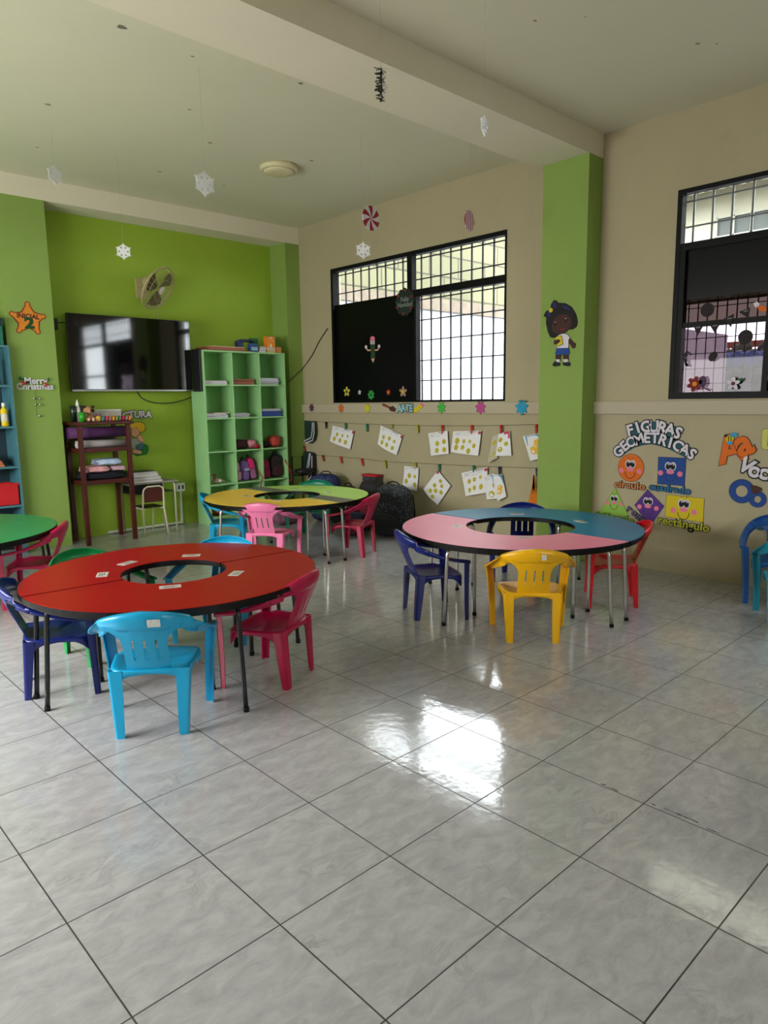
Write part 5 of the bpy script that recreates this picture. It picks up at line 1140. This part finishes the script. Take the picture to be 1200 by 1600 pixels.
# backpacks on the floor along the wall
p = Z = None
def gp(x, y): q = at(2, 0, x, y); return q
backpack('large black patterned backpack slumped on the floor against the wall', (5.52, 5.66, 0), (.46, .34, .56), (20, 24, 32), -1.35, seed=41, pattern=(110, 116, 122), col2=(18, 20, 26), lean=.0, tilt=.18)
backpack('dark red and black backpack behind the magenta chair by the wall', (5.62, 6.15, 0), (.34, .26, .58), (28, 26, 32), -1.2, seed=42, col2=(150, 24, 50))
backpack('navy backpack with a pale pattern near the corner behind the lime table', (5.62, 7.05, 0), (.42, .27, .60), (22, 34, 84), -.9, seed=43, pattern=(100, 116, 160))
backpack('low black bag on the floor between the navy and the red backpacks', (5.60, 6.62, 0), (.34, .26, .48), (18, 18, 22), -1.3, seed=44)
backpack('small dark blue bag on the floor behind the magenta chair', (5.22, 6.02, 0), (.26, .2, .26), (30, 30, 56), -1.0, seed=45, col2=(80, 20, 40))
bx = thing('red_box', 'red edged black file box standing behind the backpacks near the wall', 'box', (5.78, 6.42, 0))
mb = MB(); mb.box((5.79, 6.28, 0), (5.89, 6.52, .60)); mb.build('body', mat('grey_file', (60, 62, 66), .6), bx, bevel=.005); mb = MB(); mb.box((5.785, 6.27, .60), (5.895, 6.53, .625)); mb.build('lid', KRED, bx)
t = thing('pouch', 'purple and pink pouch on the floor seen through the hole of the yellow table', 'bag', (5.1, 7.2, 0))
mb = MB(); mb.sbox((5.1, 7.2, .13), (.4, .24, .25), e=3, noise=.06); mb.build('body', mat('mauve_fabric', (130, 84, 104), .8, var=.4, vscale=18), t)

# ------------------------------------------------------------------ sticker of a girl on the pillar
t = thing('girl_sticker', 'cartoon schoolgirl cutout in a white top and blue skirt on the green pillar', 'wall sticker', FP.p3(*FP.px(877, 572), 0))
def PP(l): return FP.pxs([(830+x/8, 440+y/8) for x, y in l])
HAIR = col('dark_hair', (12, 10, 14)); SKIN = col('dark_skin', (62, 30, 24)); 
def piece(nm, l, lay, m, ol=.004): return sticker_piece(FP, nm, PP(l), .001+lay*.0022, .003+lay*.0022, m, t, ol)
piece('leg', [(310, 910), (382, 910), (368, 990), (306, 990)], 0, SKIN); piece('leg', [(398, 905), (470, 905), (470, 985), (410, 990)], 0, SKIN)
piece('sock', [(306, 972), (360, 972), (358, 1010), (325, 1010)], 1, KWHT, 0); piece('sock', [(408, 970), (462, 970), (460, 1006), (412, 1010)], 1, KWHT, 0)
piece('shoe', [(275, 1030), (300, 1000), (350, 1008), (366, 1020), (362, 1050), (300, 1058), (276, 1052)], 1, col('navy_shoe', (12, 16, 34))); piece('shoe', [(400, 1010), (450, 1005), (485, 1010), (495, 1045), (470, 1056), (405, 1046)], 1, col('navy_shoe', (12, 16, 34)))
piece('arm', [(455, 700), (490, 710), (540, 770), (558, 770), (556, 800), (545, 830), (518, 830), (500, 790), (458, 745)], 1, SKIN)
piece('shirt', [(318, 660), (400, 650), (455, 660), (488, 700), (470, 730), (470, 828), (330, 832), (318, 740)], 2, KWHT)
piece('skirt', [(325, 832), (470, 828), (486, 900), (455, 915), (400, 906), (330, 920), (308, 900)], 2, KBLU)
piece('hair', [(165, 430), (195, 370), (250, 355), (255, 290), (290, 235), (330, 245), (335, 270), (430, 275), (510, 325), (560, 410), (580, 500), (570, 560), (530, 590), (450, 600), (300, 700), (245, 690), (215, 620), (195, 520), (200, 450)], 3, HAIR)
mb = MB(); fcx = PP([(385, 535)])[0]; poly(mb, FP, ell(fcx, .105, .086, rot=.25), .0098, .0112); mb.build('face', SKIN, t)
for q in ((310, 525), (438, 480)):
    mb = MB(); e = PP([q])[0]; poly(mb, FP, ell(e, .014, .021), .0114, .0124, 0); poly(mb, FP, ell((e[0], e[1]+.012), .005), .0125, .0131, 1); mb.build('eye', [HAIR, KWHT], t)
mb = MB(); m_ = PP([(395, 590)])[0]; stroke(mb, FP, [(m_[0]-.02+.01*k, m_[1]-.006*math.sin(PI*k/4)) for k in range(5)], .005, .0114, .0122); mb.build('mouth', KRED, t)
mb = MB(); e = PP([(255, 360)])[0]; poly(mb, FP, ell(e, .02), .0098, .013); mb.build('hair_tie', KYEL, t)
mb = MB(); poly(mb, FP, PP([(205, 380), (240, 370), (255, 430), (215, 450)]), .0098, .011); poly(mb, FP, PP([(275, 270), (315, 262), (325, 330), (280, 340)]), .0098, .011); poly(mb, FP, PP([(400, 300), (460, 310), (500, 360), (470, 360), (400, 325)]), .0098, .011); mb.build('hair_highlight', col('indigo', (34, 26, 92)), t)
piece('book', [(310, 700), (385, 680), (405, 780), (340, 810)], 5, KYEL); piece('hand', [(300, 740), (350, 725), (375, 745), (330, 780), (298, 780)], 6, SKIN)

# ------------------------------------------------------------------ left pillar: star badge, greeting sign
t = thing('star_sticker', 'orange star badge reading INICIAL 2 on the green pillar', 'wall sticker', FLP.p3(*FLP.px(44, 497), 0))
def LP(l): return FLP.pxs([(x/7.27, 460+y/7.27) for x, y in l])
tips = [(308, 112), (488, 252), (428, 425), (215, 410), (135, 220)]; inn = [(370, 222), (418, 305), (330, 355), (232, 320), (262, 222)]
st = []
for a_, b_ in zip(tips, inn): st += [(a_[0], a_[1]), b_]
mb = MB(); P5 = LP(st); poly(mb, FLP, grow(P5, .030), .001, .004, 1); poly(mb, FLP, grow(P5, .014), .0045, .007, 0)
for q in LP(tips): poly(mb, FLP, ell(q, .028, n=16), .0042, .0064, 1); poly(mb, FLP, ell(q, .018, n=16), .0066, .0085, 0)
mb.build('star', [col('amber', (214, 130, 30)), col('rust_edge', (130, 56, 20))], t)
mb = MB(); text(mb, FLP, 'INICIAL', LP([(316, 252)])[0], .064, -.03, .0075, .010, 0, off=.03, sx=1.0); mb.build('lettering', KBRN, t)
mb = MB(); text(mb, FLP, '2', LP([(332, 332)])[0], .145, 0, .0075, .0105, 0, off=.05, sx=1.25); mb.build('number', col('forest', (16, 70, 30)), t)
t = thing('greeting_sign', 'white Merry Christmas wire sign with red berries and silver bells below it', 'sign', FLP.p3(*FLP.px(55, 655), 0))
for wrd, q, sz in (('Merry', (400, 985), .092), ('Christmas', (392, 1050), .088)):
    mb = MB(); text(mb, FLP, wrd, LP([q])[0], sz, 0, .012, .02, 0, off=.02); mb.build('lettering', KWHT, t)
for q in ((262, 1010), (515, 1025)):
    mb = MB(); c = LP([q])[0]
    for k in range(3): mb.ball(FLP.p3(c[0]+.014*math.cos(k*2.1), c[1]+.014*math.sin(k*2.1), .022), .012, 0, n=8, m=6)
    for k in range(3): poly(mb, FLP, ell((c[0]+(.02 if q[0] > 400 else -.02)*(k-.5), c[1]+.035+.008*k), .022, .009, rot=.6*k), .014, .017, 1)
    mb.build('berries', [KRED, col('leaf', (24, 90, 36))], t)
BELL = mat('silver_bell', (200, 198, 190), .2, 1)
mb = MB(); mb.tube([FLP.p3(*LP([(395, 1080)])[0], .02), FLP.p3(*LP([(412, 1380)])[0], .02)], .0015, n=4); mb.build('string', STRING, t)
for q in ((380, 1185), (445, 1185), (400, 1250), (450, 1250), (440, 1380)):
    c = LP([q])[0]; mb = MB(); mb.ball(FLP.p3(c[0], c[1], .022), (.017, .014, .012), n=10, m=7); mb.build('bell', BELL, t)

# ------------------------------------------------------------------ green wall cutouts behind the rack
t = thing('title_lettering', 'white and black lettering LECTURA on the green wall half behind the rack', 'wall lettering', FG.p3(*FG.px(218, 648), 0))
arc_word(t, 'LECTURA', [(178, 654), (187, 651.5), (196, 650), (205, 648.5), (214, 648), (223, 648), (232, 648)], .115, F=FG, m=KWHT)
t = thing('reader_sticker', 'cutout of a blond child reading beside a green bush, half behind the rack', 'wall sticker', FG.p3(*FG.px(215, 710), 0))
def GP(l): return FG.pxs([(180+x/7.27, 620+y/7.27) for x, y in l])
def gpc(nm, l, lay, m, ol=.005): return sticker_piece(FG, nm, GP(l), .001+lay*.003, .003+lay*.003, m, t, ol)
gpc('bush', [(200, 600), (280, 560), (340, 540), (372, 560), (375, 610), (355, 655), (300, 660), (255, 672), (200, 650)], 0, col('bush', (24, 120, 36)))
gpc('body', [(170, 480), (235, 470), (300, 520), (330, 530), (290, 590), (220, 600), (160, 560)], 1, col('grey_shirt', (150, 156, 146)))
gpc('arm', [(260, 440), (290, 440), (325, 500), (300, 515), (255, 480)], 2, KSKIN); gpc('knees', [(235, 560), (290, 530), (330, 545), (300, 600), (250, 610)], 2, col('denim', (70, 110, 120))); gpc('feet', [(190, 600), (240, 600), (300, 620), (290, 650), (200, 640)], 2, KSKIN)
gpc('face', [(185, 340), (250, 330), (275, 380), (262, 430), (225, 460), (180, 430)], 3, KSKIN); gpc('hair', [(150, 320), (200, 300), (260, 288), (315, 300), (335, 340), (325, 385), (290, 405), (265, 380), (235, 340), (190, 350), (150, 350)], 4, col('blond', (222, 176, 20)))
# ------------------------------------------------------------------ window stickers
FD = Fl(0, W+.034)
t = thing('pencil_sticker', 'pencil shaped figure with raised arms on the dark window panel', 'window sticker', FD.p3(*FD.px(583, 565), 0))
def DP(l): return FD.pxs([(480+x/3.158, 300+y/3.158) for x, y in l])
def dpc(nm, l, lay, m, ol=.0): return sticker_piece(FD, nm, DP(l), .001+lay*.003, .003+lay*.003, m, t, ol)
dpc('shaft', [(313, 735), (335, 735), (336, 820), (328, 842), (320, 840), (315, 820)], 0, col('dull_green', (30, 66, 40)), .003); dpc('band', [(312, 735), (335, 735), (335, 752), (312, 752)], 1, col('silver_foam', (170, 170, 170))); dpc('eraser', [(312, 735), (314, 716), (324, 711), (334, 716), (335, 735)], 1, KPNK); dpc('tip', [(317, 822), (334, 822), (327, 842)], 1, KSKIN)
for pts in ([(313, 780), (300, 782), (292, 768)], [(335, 780), (348, 780), (356, 766)]): mb = MB(); stroke(mb, FD, DP(pts), .018, .001, .004); mb.build('arm', KSKIN, t)
for q in ((292, 765), (356, 762)): mb = MB(); poly(mb, FD, ell(DP([q])[0], .022, n=12), .0045, .007); mb.build('glove', KWHT, t)
def flower(label, x, y, r, pc, cc, F=FD, k=5, leaf=False):
    t = thing('flower_sticker', label, 'window sticker', F.p3(*F.px(x, y), 0), 0, 'flower stickers on the windows'); c = F.px(x, y)
    mb = MB()
    for i in range(k): a = 2*PI*i/k+.3; poly(mb, F, ell((c[0]+r*.6*math.cos(a), c[1]+r*.6*math.sin(a)), r*.45, r*.3, 12, a), .001, .003)
    mb.build('petals', pc, t); mb = MB(); poly(mb, F, ell(c, r*.32, n=14), .0035, .0055); mb.build('flower_centre', cc, t)
    if leaf: mb = MB(); poly(mb, F, ell((c[0]+r*1.0, c[1]+r*.5), r*.5, r*.28, 12, .5), .0005, .002); mb.build('leaf', col('leaf', (24, 90, 36)), t)
flower('yellow flower sticker low on the dark window panel', 542, 612, .062, col('yellow_petal', (190, 180, 60)), KBRN)
flower('small pale flower sticker low on the dark window panel, left of the green one', 562, 613, .03, KWHT, KYEL)
flower('spiky green sticker low on the dark window panel', 580, 617, .058, col('bright_leaf', (50, 160, 60)), KTEAL, k=7)
flower('small red flower sticker low on the dark window panel', 607, 613, .036, KRED, KYEL)
flower('beige flower sticker at the lower right of the dark window panel', 630, 612, .062, col('beige_petal', (160, 130, 110)), KYEL)
t = thing('wreath_sign', 'dark green wreath sign reading Feliz Navidad on the window corner', 'sign', FD.p3(*FD.px(634, 472), 0))
Fw = Fl(0, W+.0); c = Fw.px(633, 472)
mb = MB(); poly(mb, Fw, splat(c, .165, 13, .14), .001, .006); mb.build('wreath', col('wreath_green', (14, 34, 26)), t)
for wd_, dy in (('Feliz', .03), ('Navidad', -.03)): mb = MB(); text(mb, Fw, wd_, (c[0], c[1]+dy), .075, 0, .0065, .0085, 0, off=.01); mb.build('lettering', col('grey_print', (120, 130, 120)), t)
for k in range(6): a = k*1.05+.4; mb = MB(); mb.ball(Fw.p3(c[0]+.125*math.cos(a), c[1]+.13*math.sin(a), .012), .012, n=8, m=6); mb.build('berry', KRED, t)
# stickers on the right-hand window
F2 = Fl(0, W+.01)
def WP(l): return F2.pxs([(1000+x/4, 240+y/4) for x, y in l])
def wst(nm, label, shapes, origin, cat='window sticker', grp=None):
    t = thing(nm, label, cat, F2.p3(*WP([origin])[0], 0), 0, grp)
    for i, (pn, pts, m, lay) in enumerate(shapes):
        mb = MB(); poly(mb, F2, WP(pts) if pts[0][0] > 60 else pts, .001+lay*.002, .0025+lay*.002); mb.build(pn, m, t)
DKS = col('dark_plum', (26, 16, 22)); DGS = col('dark_charcoal', (20, 20, 24))
def disc(q, r): return ell(WP([q])[0], r, n=20)
for q, r, l in (((422, 977), .055, 'round black disc sticker in the upper part of the right window'), ((660, 1147), .056, 'round dark wreath sticker with a bow over the orange roof in the right window')):
    t = thing('disc_sticker', l, 'window sticker', F2.p3(*WP([q])[0], 0)); mb = MB(); poly(mb, F2, disc(q, r), .001, .004); mb.build('disc', DKS, t); mb = MB(); c = WP([(q[0], q[1]-34)])[0]; stroke(mb, F2, [c, (c[0]+.008, c[1]+.02)], .008, .001, .003); mb.build('loop', DKS, t)
for pts, l in (([(335, 1075), (400, 1075), (362, 1140)], 'dark triangular pennant, leftmost in the right window'), ([(438, 1072), (505, 1060), (470, 1125)], 'dark triangular pennant, second in the right window'), ([(525, 1032), (592, 1000), (572, 1088)], 'dark triangular pennant, third in the right window'), ([(620, 990), (692, 962), (680, 1030)], 'dark triangular pennant, rightmost before the window post')):
    t = thing('pennant', l, 'pennant', F2.p3(*WP([pts[2]])[0], 0), 0, 'pennants across the right window'); mb = MB(); poly(mb, F2, WP(pts), .006, .009); mb.build('flag', DKS, t); mb = MB(); cx = sum(p[0] for p in pts)/3; cy = sum(p[1] for p in pts)/3-8; stroke(mb, F2, WP([(cx-14, cy), (cx+14, cy-3)]), .008, .0092, .0098); mb.build('lettering', col('grey_print', (120, 130, 120)), t)
wst('bow_sticker', 'dark half round sticker just under the black panel of the right window', [('bow', [(525, 888), (578, 880), (572, 896), (552, 904), (535, 900)], DKS, 0)], (552, 904))
wst('candy_cane_sticker', 'dark candy cane sticker at the lower left of the right window', [('cane', [(288, 1330), (296, 1290), (282, 1280), (290, 1262), (300, 1265), (296, 1250), (310, 1248), (316, 1262), (321, 1262), (318, 1244), (300, 1236), (280, 1246), (274, 1272), (268, 1278), (278, 1300), (284, 1325), (306, 1328), (304, 1318)], DKS, 0)], (295, 1330))
wst('balloon_sticker', 'dark balloon sticker on the white wall view in the right window', [('balloon', disc((457, 1268), .038), DKS, 0)], (457, 1300)) if 0 else None
t = thing('balloon_sticker', 'dark oval balloon sticker in the middle of the right window', 'window sticker', F2.p3(*WP([(457, 1300)])[0], 0)); mb = MB(); poly(mb, F2, ell(WP([(457, 1268)])[0], .042, .032, 18, .9), .001, .003); mb.build('balloon', DKS, t)
t = thing('balloon_sticker', 'plum balloon sticker beside the red flower in the right window', 'window sticker', F2.p3(*WP([(393, 1480)])[0], 0)); mb = MB(); poly(mb, F2, ell(WP([(393, 1425)])[0], .032, .046, 18, 0), .001, .003); stroke(mb, F2, WP([(393, 1455), (410, 1470), (440, 1482)]), .01, .001, .002); mb.build('balloon', col('plum', (70, 50, 76)), t)
c = (1000+342/4, 240+1440/4); flower('dark red flower sticker with a yellow centre in the right window', c[0], c[1], .062, col('dark_red_petal', (120, 20, 24)), col('amber2', (210, 130, 20)), F2, 6)
c = (1000+583/4, 240+1437/4); flower('white flower sticker with a dark centre and green leaf in the right window', c[0], c[1], .05, KWHT, col('plum_centre', (90, 30, 60)), F2, 5, True)
t = thing('horn_sticker', 'orange and white horn shaped sticker by the post of the right window', 'window sticker', F2.p3(*WP([(765, 990)])[0], 0)); mb = MB(); poly(mb, F2, WP([(735, 958), (760, 950), (792, 962), (796, 980), (770, 990), (748, 980)]), .012, .015); mb.build('horn', KORG, t); mb = MB(); poly(mb, F2, WP([(712, 938), (735, 925), (752, 940), (742, 962), (722, 960)]), .012, .015); mb.build('cuff', KWHT, t)
t = thing('flower_sticker', 'green leaf sticker on the lower dark part of the right window', 'window sticker', F2.p3(*WP([(795, 1410)])[0], 0)); mb = MB(); poly(mb, F2, WP([(785, 1392), (800, 1388), (812, 1405), (800, 1418)]), .001, .003); mb.build('leaf', col('bright_leaf', (50, 160, 60)), t)

# ------------------------------------------------------------------ decorations hanging from the ceiling
THREAD = mat('clear_thread', (170, 172, 165), .4)
def hang(name, label, px, py, D, size, builder, yaw, cat, grp, ceil=None):
    p = CPOS + ray(px, py)*D; zc = ZC
    if PY0 < p.y < 3.95: zc = 3.59
    if p.z > zc-.03: p.z = zc-.03
    t = thing(name, label, cat, (p.x, p.y, p.z), 0, grp)
    R_ = Matrix.Rotation(yaw, 3, 'Z')
    builder(t, p, R_, size)
    mb = MB(); mb.tube([(p.x, p.y, p.z+size*.48), (p.x, p.y, zc)], .0007, n=4); mb.build('thread', THREAD, t)
SNOW = mat('white_foam_flake', (222, 224, 226), .7)
def flake(t, p, R_, s):
    mb = MB()
    def q(x, z, y): return p + R_ @ Vector((x, y, z))
    n = 72; vs = []; rad = []
    for i in range(n):
        a = 2*PI*i/n; k = (i % 12)/12; r = s*.5*(1.0 if i % 12 == 0 else (.86 if i % 12 in (1, 11) else (.72 if i % 12 in (2, 10) else (.84 if i % 12 in (3, 9) else (.66 if i % 12 in (4, 8) else (.78 if i % 12 in (5, 7) else .7))))))
        vs.append((r*math.cos(a+PI/2), r*math.sin(a+PI/2)))
    # outer band with six holes: rings of quads between the hole circle and the rim
    o = []; 
    ro = [math.hypot(*v) for v in vs]; ri = [s*(.30 if i % 12 in (5, 6, 7) else .245) for i in range(n)]; rc = [s*(.19 if i % 12 in (4, 5, 6, 7, 8) else .2) for i in range(n)]
    V = []
    for y in (-.003, .003):
        for i in range(n):
            a = 2*PI*i/n+PI/2
            for r in (ro[i], s*.30, s*.20, .001): V.append(q(r*math.cos(a), r*math.sin(a), y))
    F_ = []
    for b in (0, n*4):
        for i in range(n):
            j = (i+1) % n
            for r in range(3):
                if r == 1 and i % 12 in (4, 5, 6, 7): continue
                F_.append((b+i*4+r, b+j*4+r, b+j*4+r+1, b+i*4+r+1))
    for i in range(n):
        j = (i+1) % n; F_.append((i*4, j*4, n*4+j*4, n*4+i*4))
        if i % 12 in (4, 5, 6, 7):
            for r in (1, 2): F_.append((i*4+r, j*4+r, n*4+j*4+r, n*4+i*4+r))
            if i % 12 == 4: F_.append((i*4+1, i*4+2, n*4+i*4+2, n*4+i*4+1))
            if i % 12 == 7: F_.append((j*4+1, j*4+2, n*4+j*4+2, n*4+j*4+1))
    mb.add(V, F_); mb.build('flake', SNOW, t)
def candy(t, p, R_, s, stripes=False):
    mb = MB(); n = 48
    def q(x, z, y): return p + R_ @ Vector((x, y, z))
    for i in range(n):
        a0, a1 = 2*PI*i/n, 2*PI*(i+1)/n
        for r0, r1, tw in ((.001, .25, 0), (.25, .5, 0), (.5, .75, 0), (.75, 1.0, 0)):
            R0, R1 = r0*s*.5, r1*s*.5; t0, t1 = r0*.35, r1*.35
            vs = [q(R0*math.cos(a0+t0), R0*math.sin(a0+t0), y) for y in (-.004,)]+[q(R1*math.cos(a0+t1), R1*math.sin(a0+t1), -.004), q(R1*math.cos(a1+t1), R1*math.sin(a1+t1), -.004), q(R0*math.cos(a1+t0), R0*math.sin(a1+t0), -.004)]
            vs += [v+R_ @ Vector((0, .008, 0)) for v in vs]
            mb.add(vs, [(0, 1, 2, 3), (7, 6, 5, 4), (1, 5, 6, 2)], (i//4) % 2 if not stripes else (i//2) % 2)
    mb.build('disc', [col('candy_red', (150, 16, 28)), KWHT], t)
def bauble(t, p, R_, s):
    mb = MB()
    def q(x, z, y): return p + R_ @ Vector((x, y, z))
    n = 11
    for i in range(n):
        x0, x1 = s*.5*(-1+2*i/n), s*.5*(-1+2*(i+1)/n)
        def zz(x): return s*.5*math.sqrt(max(.0004, 1-(x/(s*.5))**2))
        vs = [q(x0, -zz(x0), -.003), q(x1, -zz(x1), -.003), q(x1, zz(x1), -.003), q(x0, zz(x0), -.003)]; vs += [v+R_ @ Vector((0, .006, 0)) for v in vs]
        mb.add(vs, [(0, 1, 2, 3), (7, 6, 5, 4), (0, 4, 5, 1), (2, 6, 7, 3)], i % 2)
    mb.build('disc', [col('candy_red', (150, 16, 28)), KWHT], t)
def tinsel(t, p, R_, s):
    mb = MB(); rnd = random.Random(5)
    for k in range(130):
        z = s*(-.5+rnd.random()); a = rnd.random()*6.28; r = .018+.016*rnd.random(); c = p+Vector((0, 0, z)); d = Vector((math.cos(a)*r, math.sin(a)*r, (rnd.random()-.5)*.02)); sd = Vector((-math.sin(a), math.cos(a), .3))*.003
        mb.add([c-sd, c+sd, c+d+sd, c+d-sd], [(0, 1, 2, 3)])
    mb.tube([p+Vector((0, 0, -s/2)), p+Vector((0, 0, s/2))], .003, n=5); mb.build('garland', mat('grey_tinsel', (70, 74, 66), .4, .5), t)
G1 = 'paper snowflakes hanging from the ceiling'
yv = math.atan2(_w.x, -_w.y)*-1
base = YAW-PI/2
hang('snowflake', 'white snowflake at the far left hanging over the beam', 86, 274, 6.0, .165, flake, base+1.05, 'ceiling decoration', G1)
hang('snowflake', 'white snowflake hanging left of the ceiling lamp', 320, 287, 4.9, .175, flake, base+.75, 'ceiling decoration', G1)
hang('snowflake', 'white snowflake hanging in front of the green wall above the television', 193, 393, 6.6, .155, flake, base+.35, 'ceiling decoration', G1)
hang('snowflake', 'white snowflake hanging beside the left window', 567.5, 391.5, 6.0, .15, flake, base+.3, 'ceiling decoration', G1)
hang('snowflake', 'pale blurred snowflake hanging under the beam near the pillar', 757, 197, 3.6, .10, flake, base+1.0, 'ceiling decoration', G1)
hang('candy_disc', 'red and white swirled candy disc hanging left of the window top', 579.5, 341, 6.3, .21, candy, base+.8, 'ceiling decoration', 'candy decorations hanging from the ceiling')
hang('candy_disc', 'red and white striped round ornament hanging above the window', 733.5, 345, 6.0, .17, bauble, base+.95, 'ceiling decoration', 'candy decorations hanging from the ceiling')
hang('tinsel_garland', 'short grey tinsel garland hanging from the ceiling beam', 596, 133, 3.2, .14, tinsel, base, 'ceiling decoration', None)
# old adhesive marks on the ceiling
AM = mat('ceiling_stain', (150, 140, 116), .9); AM2 = mat('dark_ceiling_stain', (120, 112, 96), .9)
for x, y, r in ((190, 42, .03), (256, 20, .014), (301, 88, .014), (470, 130, .02), (296, 171, .016), (75, 163, .024), (328, 223, .022), (250, 268, .022), (350, 290, .018), (487, 251, .022), (58, 230, .016), (836, 32, .014), (1090, 68, .018), (1120, 68, .01), (915, 26, .008)):
    p = at(2, ZC, x, y); mb = MB(); mb.add([(p.x+r*(1+.25*math.sin(3*a+x))*math.cos(a), p.y+r*.8*math.sin(a), ZC-.0012) for a in [2*PI*k/14 for k in range(14)]], [tuple(range(14))])
    mb.build('stain', AM2 if x in (190, 470) else AM, ce)
